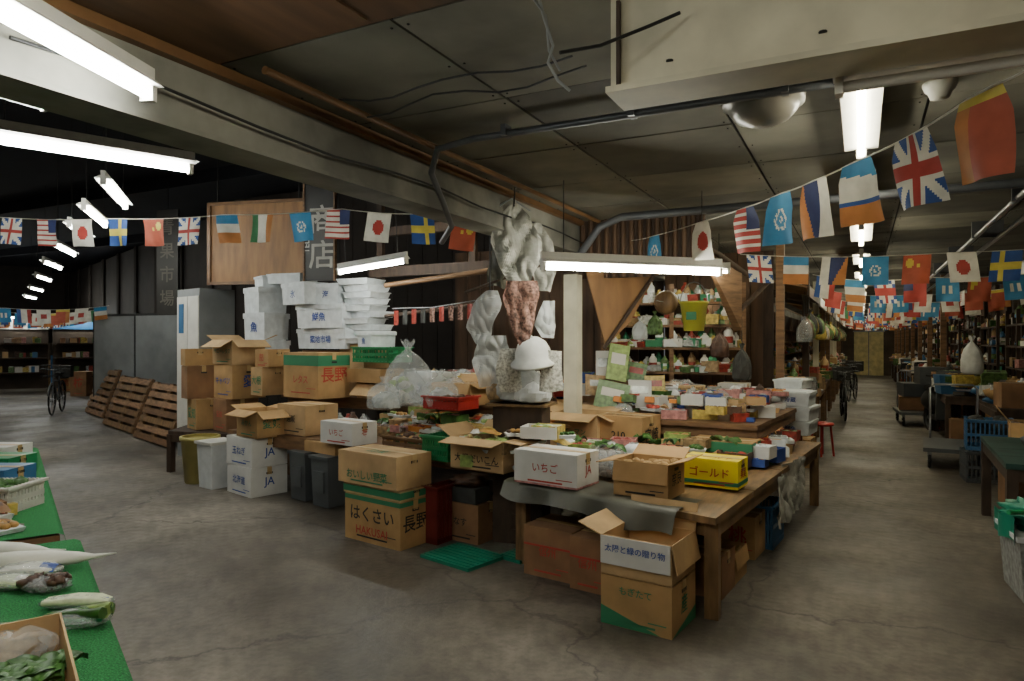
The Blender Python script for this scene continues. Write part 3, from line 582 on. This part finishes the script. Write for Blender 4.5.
# hanging sheets and bags bunched around the pillar
crumple('hanging_cloth',P(514,204,5.2),[(0,-.05,.05),(.08,-.14,.12),(.28,-.17,.2),(.45,-.12,.19),(.62,-.02,.12)],CLOTH,27,.045)
crumple('hanging_cloth',P(520,280,5.1),[(0,-.1,.12),(.12,-.13,.14),(.32,-.07,.11),(.5,-.0,.05)],CLOTH2,27,.03)
crumple('hanging_plastic_sheet',P(490,290,5.5),[(0,-.04,.05),(.1,-.14,.08),(.3,-.2,.02),(.44,-.12,-.0)],SHEET,22,.04)
crumple('hanging_cloth',P(500,212,5.5),[(0,-.03,.05),(.2,-.08,.1),(.6,-.12,.06)],TARP,22,.04)
crumple('hanging_cloth',P(538,222,5.6),[(0,-.03,.04),(.15,-.06,.12),(.4,-.04,.16),(.55,0,.1)],CLOTH,25,.035)
crumple('hanging_plastic_sheet',P(490,335,5.45),[(0,-.08,.12),(.2,-.14,.2),(.4,-.1,.22)],SHEET,20,.04); crumple('newspaper_sheet',P(506,348,5.3),[(0,-.06,.1),(.2,-.08,.12),(.34,-.05,.13)],PAPER,25,.015)
crumple('newspaper_sheet',P(553,350,5.1),[(0,-.07,.07),(.3,-.08,.09)],PAPER,25,.008,roll=5); crumple('hanging_plastic_sheet',P(548,300,5.5),[(0,-.04,.05),(.2,-.1,.08),(.3,-.05,.06)],SHEET,25,.03)
b=B('hanging_rail'); b.tube([P(465,292,5.6),P(565,256,5.4)],.012,WOODD,6); b.tube([P(514,206,5.2),P(516,170,5.2)],.006,DARK,5); b.tube([P(490,294,5.5),P(490,180,5.5)],.006,DARK,5); b.done()
b=B('white_helmet'); b.lathe([(0,.2),(.06,.19),(.11,.15),(.135,.09),(.14,.04),(.18,.005),(.18,-.012),(.13,.01)],CLOTHW,24); b.tube([(-.12,0,.1),(0,0,.205),(.12,0,.1)],.012,WHT,6); b.done(P(534,362,5.2),0,15)
b=B('white_bundle'); b.bag((0,0,0),.5,.32,.3,SHEET,False,False); b.bag((.12,-.05,0),.3,.3,.2,BAGW,False,False); b.bag((-.18,-.05,0),.22,.2,.2,TMU,False); b.done(P(522,400,5.5))
b=B('wooden_stand'); q=P(522,402,5.5); b.box((0,0,q.z/2),(.4,.28,q.z),WOODD); b.box((0,0,q.z-.01),(.5,.36,.02),WOODT); b.done((q.x,q.y,0),10)
goods('produce_packets',[(q.x-.35,q.y-.45),(q.x+.5,q.y-.35),(q.x+.5,q.y-.12),(q.x-.35,q.y-.2)],.64,40,[TMU,VEGL,WHB,ONI,YMU],(.06,.12),5,('pack','case','tray'))
for (u,v,d,w,h,m) in ((612,395,6.4,.3,.26,GMU),(618,362,6.6,.2,.36,VEGL),(640,392,6.5,.22,.24,WHB),(600,385,6.6,.3,.2,TMU),(655,385,6.8,.2,.2,YMU),(604,365,6.8,.16,.3,WHB),(636,372,6.9,.2,.2,GMU)):
    b=B('price_card'); b.box((0,0,0),(w,.01,h),m); b.box((0,-.007,h*.1),(w*.7,.004,h*.3),random.choice([WHT,SMU,RMU])); b.box((0,.03,-h*.5-.1),(.02,.02,.25),WOOD); b.done(P(u,v,d),U(5,45),-15,U(-12,12))
b=B('wooden_shelving'); w=1.7
for z in (.95,1.2,1.5,1.78,2.06): b.box((0,0,z),(w,.3,.03),WOOD)
for x in (-w/2,0,w/2): b.box((x,.13,1.15),(.05,.05,2.3),WOOD); b.box((x,-.13,1.15),(.05,.05,2.3),WOOD)
c=Q(672,8.6); b.done(c,12)
cs,sn=math.cos(math.radians(12)),math.sin(math.radians(12))
for z in (1.215,1.515,1.795,2.075):
    q=[(c.x+cs*x-sn*y,c.y+sn*x+cs*y) for x,y in ((-.8,-.12),(.8,-.12),(.8,.08),(-.8,.08))]
    goods('shelf_groceries',q,z,90,[WHB,GMU,RMU,YMU,VEGL,TMU,SMU,WHB,GRN,FOAM],(.08,.14),1,('box','cyl','cyl','box'))
b=B('yellow_bucket'); b.lathe([(0,-.28),(.1,-.28),(.14,0),(.15,0),(.15,.02),(.13,.02)],YP,18); b.box((0,-.125,-.13),(.1,.01,.08),GRNP)
b.tube([(.14*math.cos(a),0,.0+.22*math.sin(a)) for a in [i*math.pi/10 for i in range(11)]],.006,STEEL,5); b.tube([(0,0,.22),(0,0,.6)],.004,DARK,5); b.done(P(694,303,7.0))
b=B('wooden_drum'); b.lathe([(0,-.06),(.1,-.06),(.13,0),(.1,.06),(0,.06)],WOODT,20); b.tube([(0,0,.1),(0,0,.4)],.004,DARK,5); b.done(P(666,302,7.2),0,90)
for (u,v,d,w,h,m) in ((640,318,7.0,.16,.22,SHEET),(720,330,7.6,.2,.3,BMU),(742,345,7.9,.22,.4,CLOTHD),(655,312,7.3,.16,.24,GMU)):
    b=B('hanging_plastic_bag'); b.bag((0,0,-h),w,w*.8,h,m,True,False); b.tube([(0,0,0),(0,0,.35)],.004,DARK,4); b.done(P(u,v,d))
# ================================================================ FLAGS
sp=[(1040,62,1.85),(980,90,2.12),(912,134,2.55),(857,160,2.95),(814,180,3.3),(780,193,3.65),(745,207,4.1),(702,221,4.8),(655,235,5.8),(632,240,6.3)]
bunting([P(*q) for q in sp],['or','uk','fb','it','un','us','jp','un'],w=.21,h=.27,res=(30,28),sag=.006,atp=True,turn=.2)
bunting([P(480,222,6.0),P(430,213,6.0),P(340,208,6.1),P(225,214,6.4),P(110,218,6.6),P(-10,216,6.8)],['cn','se','jp','us','un','mx','fr','uk','cn','se','jp','us','uk'],w=.22,h=.26,sag=.02,offs=.35)
ks=['uk','fr','it','un','cn','jp','se','or','us','fx','un','jp','mx','uk']
bunting([(-1.0,6.6,2.40),(.6,6.8,2.34),(2.5,6.9,2.42)],ks[:11],w=.21,h=.25,sag=.03)
for i in range(10):
    yy=8.6+i*2.5; random.shuffle(ks); zz=2.36
    bunting([(-.5,yy,zz),(.6,yy+U(-.3,.3),zz-.1),(2.1,yy,zz)],(ks*2)[:9],w=.21,h=.25,res=(7,6),sag=.05)
for i in range(5):
    random.shuffle(ks); c=Ld*(17+i*2.6); bunting([c-Lp*2.2+Vector((0,0,2.35)),c+Vector((0,0,2.25)),c+Lp*1.8+Vector((0,0,2.35))],(ks*3)[:12],w=.24,h=.28,res=(7,6),sag=.06)
# ================================================================ RIGHT AISLE STALLS
for i in range(9):
    yy=9.6+i*2.7
    table('market_table',[(-1.8,yy),(-.62,yy),(-.62,yy+2.1),(-1.8,yy+2.1)],.75,WOOD)
    goods('market_goods',[(-1.7,yy+.1),(-.7,yy+.1),(-.7,yy+2),(-1.7,yy+2)],.755,70,MIX,(.08,.2),4,('box','pack','cyl','tray','case'))
    carton((-.66,yy+.2,.0),.4,.4,.35,U(-8,8),random.choice([KR,KR3,WHB])); carton((-.7,yy+1.1,0),.45,.4,.4,U(-8,8),random.choice([KR,KR2,KR3]))
    b=B('wooden_post'); b.box((0,0,1.38),(.1,.1,2.76),random.choice([WOOD,CREAM,WOODD])); b.done((-.8,yy+2.4,0))
    b=B('stall_awning'); b.slab((-.6,yy,2.28),(-.6,yy+2.2,2.28),(-1.0,0,.22),.02,random.choice([WOODD,PLY,TARP])); b.box((-.61,yy+1.1,2.24),(.03,2.2,.14),random.choice([WOOD,WHB,WOODD])); b.done()
    b=B('hanging_goods')
    for k in range(5):
        y2=yy+.3+k*.4; z2=U(1.9,2.05); b.tube([(-.68,y2,2.25),(-.68,y2,z2)],.004,DARK,4); b.bag((-.68,y2,z2-.32),.2,.16,.32,random.choice([BAG,YMU,GMU,CLOTHD,BMU,TMU]))
    b.done()
    b=B('shop_back_shelf'); b.box((-2.2,yy+1.1,1.2),(.05,2.4,2.4),BOARD)
    for z in (1.2,1.55,1.9): b.box((-2.05,yy+1.1,z),(.3,2.2,.03),WOOD)
    b.done(); goods('shelf_groceries',[(-2.15,yy+.1),(-1.98,yy+.1),(-1.98,yy+2.1),(-2.15,yy+2.1)],1.22,25,MIX,(.1,.2),1)
    b=B('shop_front_frame'); x=2.52
    for y2 in (0,1.3,2.6): b.box((x,yy-3+y2,1.38),(.08,.1,2.76),WOODD)
    for z in (.9,2.05): b.box((x,yy-1.7,z),(.08,2.6,.08),WOOD)
    b.box((x+.04,yy-2.35,1.5),(.02,1.15,1.1),random.choice([WHB,GREY,WALLM])); b.box((x+.04,yy-1.05,1.5),(.02,1.15,1.1),random.choice([GREY,TEAL,WALLM])); b.done()
    if i>0:
        table('market_table',[(1.15,yy),(2.1,yy),(2.1,yy+1.9),(1.15,yy+1.9)],.75,WOODD); goods('market_goods',[(1.25,yy+.1),(2.0,yy+.1),(2.0,yy+1.8),(1.25,yy+1.8)],.755,60,MIX+[GREYP,DARK,CLOTHD],(.1,.22),4,('box','cyl','box','tray','case'))
        carton((1.6,yy-.15,0),.4,.4,.4,U(-8,8),random.choice([KR,KR3,KR2])); carton((2.1,yy-.2,0),.4,.4,.6,U(-8,8),random.choice([KR,KR3,GREYP]))
        crate('stacked_crate',(1.55,yy+2.15,0),.4,.35,.35,U(-4,4),random.choice([BLUP,REDP,GREYP,YMU])); crate('stacked_crate',(1.56,yy+2.15,.36),.4,.35,.35,U(-3,3),random.choice([BLUP,GREYP,TMU]))
        b=B('wooden_post'); b.box((0,0,1.38),(.09,.09,2.76),WOOD); b.done((1.3,yy+2.03,0))
    b=B('wall_shelf_unit')
    for z in (1.15,1.5,1.85): b.box((2.32,yy+.9,z),(.28,1.8,.03),WOODD)
    for y2 in (0,.9,1.8): b.box((2.42,yy+y2,1.05),(.05,.05,2.1),WOODD); b.box((2.2,yy+y2,1.05),(.05,.05,2.1),WOODD)
    b.done()
    for z in (1.17,1.52,1.87): goods('shelf_goods',[(2.25,yy+.1),(2.38,yy+.1),(2.38,yy+1.7),(2.25,yy+1.7)],z,14,MIX+[DARK,CLOTHD],(.1,.18),1,('box','cyl'))
    b=B('shop_signboard'); b.box((0,0,0),(.04,1.1,.28),random.choice([WHB,SB,YMU,WHB])); b.text(random.choice(['鮮魚','青果','肉','食品','漬物']),.2,Matrix.Translation((-.023,0,0))@Matrix.Rotation(-math.pi/2,4,'Z')@RX,random.choice([RED,BLU,BLK])); b.tube([(0,-.4,.14),(0,-.4,.32)],.004,DARK,4); b.tube([(0,.4,.14),(0,.4,.32)],.004,DARK,4); b.done((1.75,yy+.9,2.42))
b=B('door_1'); b.box((.3,35.42,1.0),(1.2,.05,2.0),M('door_glass_painted_glow','#d8c890',.3)); b.box((.3,35.4,1.0),(.04,.06,2.0),GREY); b.box((.3,35.4,2.02),(1.3,.06,.06),GREY); b.done()  # warm door light is put into the glass colour; nothing here emits
def wheel(b,c,r,t,sp=0):
    c=Vector(c); pts=[c+(Vector((0,math.cos(a)*r,math.sin(a)*r))) for a in [2*math.pi*i/24 for i in range(25)]]; b.tube(pts,t,DARK,8)
    b.tube([c-Vector((.03,0,0)),c+Vector((.03,0,0))],r*.15,STEEL,8)
    for i in range(sp):
        a=2*math.pi*i/sp; b.tube([c,c+Vector((0,math.cos(a)*r,math.sin(a)*r))],.003,STEEL,4)
def trolley(loc,yaw,load=0):
    b=B('platform_trolley'); b.box((0,0,.24),(.7,1.1,.05),GREYP)
    for x in (-.28,.28):
        for y in (-.45,.45): wheel(b,(x,y,.09),.07,.02); b.box((x,y,.19),(.05,.06,.08),STEEL)
    b.tube([(-.27,.48,.25),(-.27,.52,.95),(-.22,.53,1.0),(.22,.53,1.0),(.27,.52,.95),(.27,.48,.25)],.015,STEEL,8)
    for k in range(load): b.box((U(-.05,.05),U(-.1,.15),.4+k*.26),(.5,.6,.25),[KR3,GREYP,KR][k%3],T=Matrix.Rotation(U(-.1,.1),3,'Z'))
    b.done(loc,yaw)
trolley(G(958,468)+Vector((0,.3,0)),-4); trolley((.95,15.2,0),4,2)
def bicycle(loc,yaw):
    b=B('bicycle'); wheel(b,(0,-.5,.33),.31,.018,sp=14); wheel(b,(0,.5,.33),.31,.018,sp=14)
    for p in ([(0,-.5,.33),(0,-.38,.75),(0,-.35,.95)],[(0,-.4,.7),(0,.05,.3),(0,.5,.33),(0,.2,.72),(0,.05,.3)],[(0,-.38,.74),(0,.2,.7)],[(0,.2,.7),(0,.22,.85)]): b.tube(p,.018,GREYP,6)
    b.tube([(-.27,-.2,.98),(-.2,-.32,1.0),(0,-.36,.96),(.2,-.32,1.0),(.27,-.2,.98)],.012,STEEL,6); b.blob((0,.25,.88),(.09,.14,.04),DARK,.05)
    for z in (.85,1.0,1.08): b.tube([(-.15,-.45,z),(.15,-.45,z),(.15,-.72,z),(-.15,-.72,z),(-.15,-.45,z)],.006,DARK,5)
    for x in (-.15,-.05,.05,.15): b.tube([(x,-.72,1.08),(x,-.7,.82),(x,-.46,.82),(x,-.45,1.08)],.005,DARK,4)
    for yy in (-.5,.5):
        pts=[(0,yy+math.cos(a)*.36,.33+math.sin(a)*.36) for a in [math.pi*(.1+.8*i/10) for i in range(11)]]; b.tube(pts,.02,GREYP,5)
    b.box((0,.6,.75),(.16,.36,.02),DARK); b.box((0,.62,.9),(.34,.36,.26),CLOTHD)
    b.done(loc,yaw)
bicycle(G(57,413),50); bicycle(G(838,418)+Vector((.1,0,0)),5); bicycle(G(848,400)+Vector((.1,0,0)),-8)
b=B('delivery_scooter'); wheel(b,(0,-.6,.24),.2,.05); wheel(b,(0,.6,.24),.2,.05)
b.blob((0,.4,.55),(.17,.38,.2),DARK,.08); b.blob((0,.35,.78),(.14,.35,.07),DARK,.05); b.box((0,-.1,.3),(.28,.5,.06),DARK); b.slab((-.18,-.38,.3),(.18,-.38,.3),(0,-.12,.6),.03,GREYP)
b.tube([(0,-.6,.24),(0,-.45,.95)],.03,STEEL,8); b.tube([(-.3,-.35,1.02),(0,-.45,1.0),(.3,-.35,1.02)],.015,DARK,6); b.blob((0,-.48,.92),(.1,.08,.08),WHT,.02)
b.box((0,-.72,.9),(.5,.36,.3),BLUP,taper=.85); b.box((0,.6,.98),(.4,.4,.3),GREYP); b.done(G(935,436)+Vector((.1,.3,0)),10)
table('market_table',[(1.5,10.3),(2.15,10.3),(2.15,12.0),(1.5,12.0)],.75,WOODD)
carton((1.95,10.35,.76),.4,.4,.3,4,KR3)
goods('market_goods',[(1.55,10.8),(2.1,10.8),(2.1,11.9),(1.55,11.9)],.755,40,[GREYP,DARK,BLUP,KR,WHB,BAGW],(.1,.22),3)
b=B('hanging_cloth_bundle'); b.bag((0,0,-.3),.26,.24,.5,CLOTHW); b.tube([(0,0,.15),(0,0,.5)],.005,DARK,5); b.done(P(972,352,9.5))
table('green_display_table',[(.92,5.95),(2.3,5.95),(2.3,7.6),(.98,7.6)],.72,M('dark_green_board','#22403a',.5,.3),lm=WOODD)
goods('market_goods',[(1.3,6.8),(2.2,6.8),(2.2,7.5),(1.3,7.5)],.725,20,[GREYP,KR,WHB,DARK],(.1,.2),1)
carton((1.75,7.9,0),.5,.45,.45,4,KR3); carton((1.72,7.95,.46),.45,.4,.35,-6,KR,op=True,fill=(BMU,.05)); carton((2.25,8.0,0),.42,.45,.9,0,KR)
crate('stacked_crate',(1.5,9.2,0),.45,.4,.35,3,GREYP); crate('stacked_crate',(1.5,9.2,.36),.45,.4,.35,-4,BLUP,fill=(CLOTHD,.06))
b=B('white_storage_bin'); b.box((.22,.25,.2),(.44,.5,.38),SMU,taper=.88); b.box((.22,.25,.4),(.48,.54,.03),BAGW); b.box((.22,-.02,.25),(.2,.02,.03),GREYP); b.done((.85,5.05,0),4)
b=B('green_net'); b.blob((.22,.27,.5),(.24,.24,.1),TEAL,.3,3,S=SPH); b.tube([(-.08,-.1,.58),(.3,.2,.55)],.015,GRNP,6); b.grid(lambda u,v: Vector((-.03+.02*math.sin(u*9),u*.5,.5-.15*v+.02*math.sin(u*6))),10,6,TEAL); b.done((.85,5.05,0),4)
b=B('shop_shutter'); b.box((2.34,8.2,1.6),(.06,1.6,.9),M('shutter_green','#3d4f48',.5,.2))
for z in [1.2+.1*i for i in range(9)]: b.box((2.30,8.2,z),(.02,1.6,.015),GREY)
b.box((2.34,7.4,1.3),(.08,.08,2.6),WOODD); b.box((2.34,9.0,1.3),(.08,.08,2.6),WOODD); b.done()
# ================================================================ LEFT AISLE
b=B('metal_partition')
a=Q(95,15.0); e=Q(181,13.9); dr=(e-a)/2
for i in range(2):
    p=a+dr*i; b.slab(p+dr*.02+Vector((0,0,.08)),p+dr*.98+Vector((0,0,.08)),(0,0,2.05),.04,GREY)
for i in range(3): p=a+dr*i; b.box((p.x,p.y,1.1),(.06,.06,2.2),DARK)
b.slab(a+Vector((0,0,2.12)),e+Vector((0,0,2.12)),(0,0,.05),.05,DARK)
b.done()
for (u0,v0,u1,v1,h) in ((87,412,104,418,.98),(105,424,134,434,.92),(136,437,170,448,.9)):
    p0,p1=G(u0,v0),G(u1,v1); b=B('wooden_pallet_panel'); up=Vector((.12,.30,h)); dd=p1-p0; n_=(dd.cross(up)).normalized()
    for k in range(3): b.slab(p0+dd*(.0+k*.45),p0+dd*(.1+k*.45),up,.04,WOOD)          # bearers
    for k in range(7): b.slab(p0+up*(.01+k*.143)+n_*.042,p1+up*(.01+k*.143)+n_*.042,up*.1,.018,random.choice([WOODP,WOODP,WOODT,WOOD]))  # slats
    b.slab(p0-n_*.01,p1-n_*.01,up,.008,WOODD); b.done()
for i in range(4):
    c=Ld*(27-i*.4)+Lp*(-2.6+i*1.5); b=B('lit_shop_front'); b.box((0,0,1.2),(.1,1.4,2.2),WALLM); b.box((.06,0,2.1),(.05,1.4,.3),random.choice([WHB,RMU,BLUP]))
    for k in range(3): b.box((.3,0,.6+k*.45),(.5,1.3,.04),WOODD)
    for k in range(30): b.box((.35,U(-.55,.55),.7+.45*random.randint(0,2)),(U(.1,.2),U(.1,.2),U(.1,.25)),random.choice(MIX))
    b.tube([(.25,-.5,2.3),(.25,.5,2.3)],.015,TUBEC,6)
    b.done(c,-26)
for (u,v,w,h,m,t) in ((74,391,.6,.5,KR,'桃'),(86,396,.5,.7,KR3,'柿'),(44,386,.5,.9,KR,None),(64,388,.5,1.1,BLUP,None),(50,385,.5,1.5,WALLM,None),(78,390,.5,1.3,CLOTHD,None),(34,384,.6,1.3,WHB,None),(14,384,.7,1.6,CREAM,None)): carton(G(u,v),w,.5,h,20,m,txt=t)
def ltable(p,L0,wd,z):
    p=Vector((p[0],p[1],0)); q=[p,p+Vector((.896,-.443,0))*L0,p+Vector((.896,-.443,0))*L0-Lp*wd,p-Lp*wd]
    b=B('turf_covered_table'); e=.012
    b.hexa([Vector((a.x,a.y,z-.03)) for a in q]+[Vector((a.x,a.y,z)) for a in q],WOOD)
    def fn(u,v):
        a=q[0].lerp(q[1],u)
        if v<.12: t=(.12-v)/.12; r=a+Lp*(.03*math.sin(t*1.6)); return Vector((r.x,r.y,z+e-.06*t*t))
        c=a.lerp(q[3].lerp(q[2],u),(v-.12)/.88); return Vector((c.x,c.y,z+e))
    b.grid(fn,20,16,TURF)
    for a in q:
        a=a.lerp(sum(q,Vector())/4,.1); b.box((a.x,a.y,z/2-.02),(.06,.06,z-.03),WOODD)
    b.done(); return q
ltable((-3.49,2.04),2.35,.9,.6); ltable((-7.0,3.72),3.6,.8,.57)
for (u,v,yw,L) in ((-14,562,36,1.1),(-24,550,22,.9)):
    b=B('daikon_radish'); b.tube([(x*L,y,zz) for x,y,zz in [(0,0,0),(.02,0,0),(.1,.0,0),(.22,.008,0),(.32,.01,0),(.38,.012,.002),(.46,.02,.01)]],[.018,.036,.042,.038,.026,.011,.002],DAI,14)
    for k in range(6): b.tube([(0,0,0),(-.05,U(-.03,.03),U(0,.03)),(-.1,U(-.06,.06),U(0,.04))],.006,VEGL,5)
    b.done(G(u,v,.656),yw)
def pack(u,v,m,w=.2,d=.1,h=.05,lab=BLU,yaw=20,kind='lump'):
    # wrapped produce lying on the turf: contents inside a thin clear sleeve with a printed end
    b=B('packed_vegetables')
    if kind=='root':
        for i in range(4): b.tube([(-w*.45,(i-1.5)*d*.22,.025),(0,(i-1.5)*d*.24,.03),(w*.32,(i-1.5)*d*.22,.028),(w*.5,(i-1.5)*d*.15,.025)],[.010,.017,.016,.006],m,8)
    elif kind=='leaf':
        for i in range(9): b.tube([(-w*.5,U(-.3,.3)*d,.02+U(0,.025)),(0,U(-.35,.35)*d,.03+U(0,.02)),(w*.5,U(-.5,.5)*d,.03+U(0,.03))],[.006,.01,.02],random.choice([VEG,VEG,VEGL]),6)
    else:
        for i in range(26): b.blob((U(-w*.42,w*.42),U(-d*.38,d*.38),.015+U(.1,.7)*h),(.022,.02,.018),m,.3,S=SPL)
    b.blob((0,0,h*.5),(w*.54,d*.56,h*.6),BAG,.1,7,S=SPH)
    b.grid(lambda u,v: Vector((w*(.22+.26*u),d*.5*(v-.5)*1.6,h*1.08-.02*(2*v-1)**2-.01*u)),5,6,lab); b.done(G(u,v,.614),yaw)
pack(30,575,DAI,.24,.1,.05,BLU,30,'root'); pack(46,590,BMU,.17,.1,.05,SMU,30); pack(76,607,LEEK,.24,.06,.04,BLU,32,'root'); pack(78,625,VEG,.2,.09,.05,GRNP,30,'leaf'); pack(8,588,LEEK,.2,.1,.05,WHT,25,'root')
carton((-1.60,.95,.62),.42,.58,.17,64.5,KR2,op=True,fl=[-85,-80,-85,-85],name='vegetable_carton')
b=B('spinach_bunch')
for i in range(36):
    a=U(0,6.28); L=U(.07,.12); o=U(0,6); cx,cy=U(-.1,.08),U(-.16,.02)
    b.grid(lambda u,v: Vector((cx+math.cos(a)*L*u-math.sin(a)*(v-.5)*.08*math.sin(u*2.9+.2),cy+math.sin(a)*L*u+math.cos(a)*(v-.5)*.08*math.sin(u*2.9+.2),.06+.05*math.sin(u*2.5)+.008*math.sin(v*9+o))),6,4,VEG)
b.bag((-.02,.2,.03),.26,.2,.14,BAG,False,False); b.blob((-.02,.2,.08),(.1,.07,.05),TMU,.3); b.done((-2.0,1.02,.63),64.5)
c=G(8,515,.58); crate('white_basket',c,.3,.3,.16,26,WHT,fill=(VEG,.04))
for (u,v,m) in ((4,492,BLUP),(8,478,GRNP),(6,465,WHB)): carton(G(u,v,.58),.3,.3,.14,26,m,name='vegetable_carton')
goods('market_goods',[(-6.6,3.3),(-4.0,2.0),(-4.1,1.8),(-6.8,3.0)],.585,60,MIX,(.06,.14),2,('box','pack','tray'))
# ================================================================ WORLD / CAMERA
w=bpy.data.worlds.new('World'); bpy.context.scene.world=w; w.use_nodes=True; w.node_tree.nodes['Background'].inputs[0].default_value=(.6,.58,.6,1); w.node_tree.nodes['Background'].inputs[1].default_value=.2
cam=bpy.data.cameras.new('camera'); cam.lens=24.0; cam.sensor_width=36; cam.clip_start=.05; cam.clip_end=200
co=bpy.data.objects.new('camera',cam); bpy.context.scene.collection.objects.link(co); co.location=(0,0,EYE); co.rotation_euler=(math.pi/2,0,YAW)
bpy.context.scene.camera=co
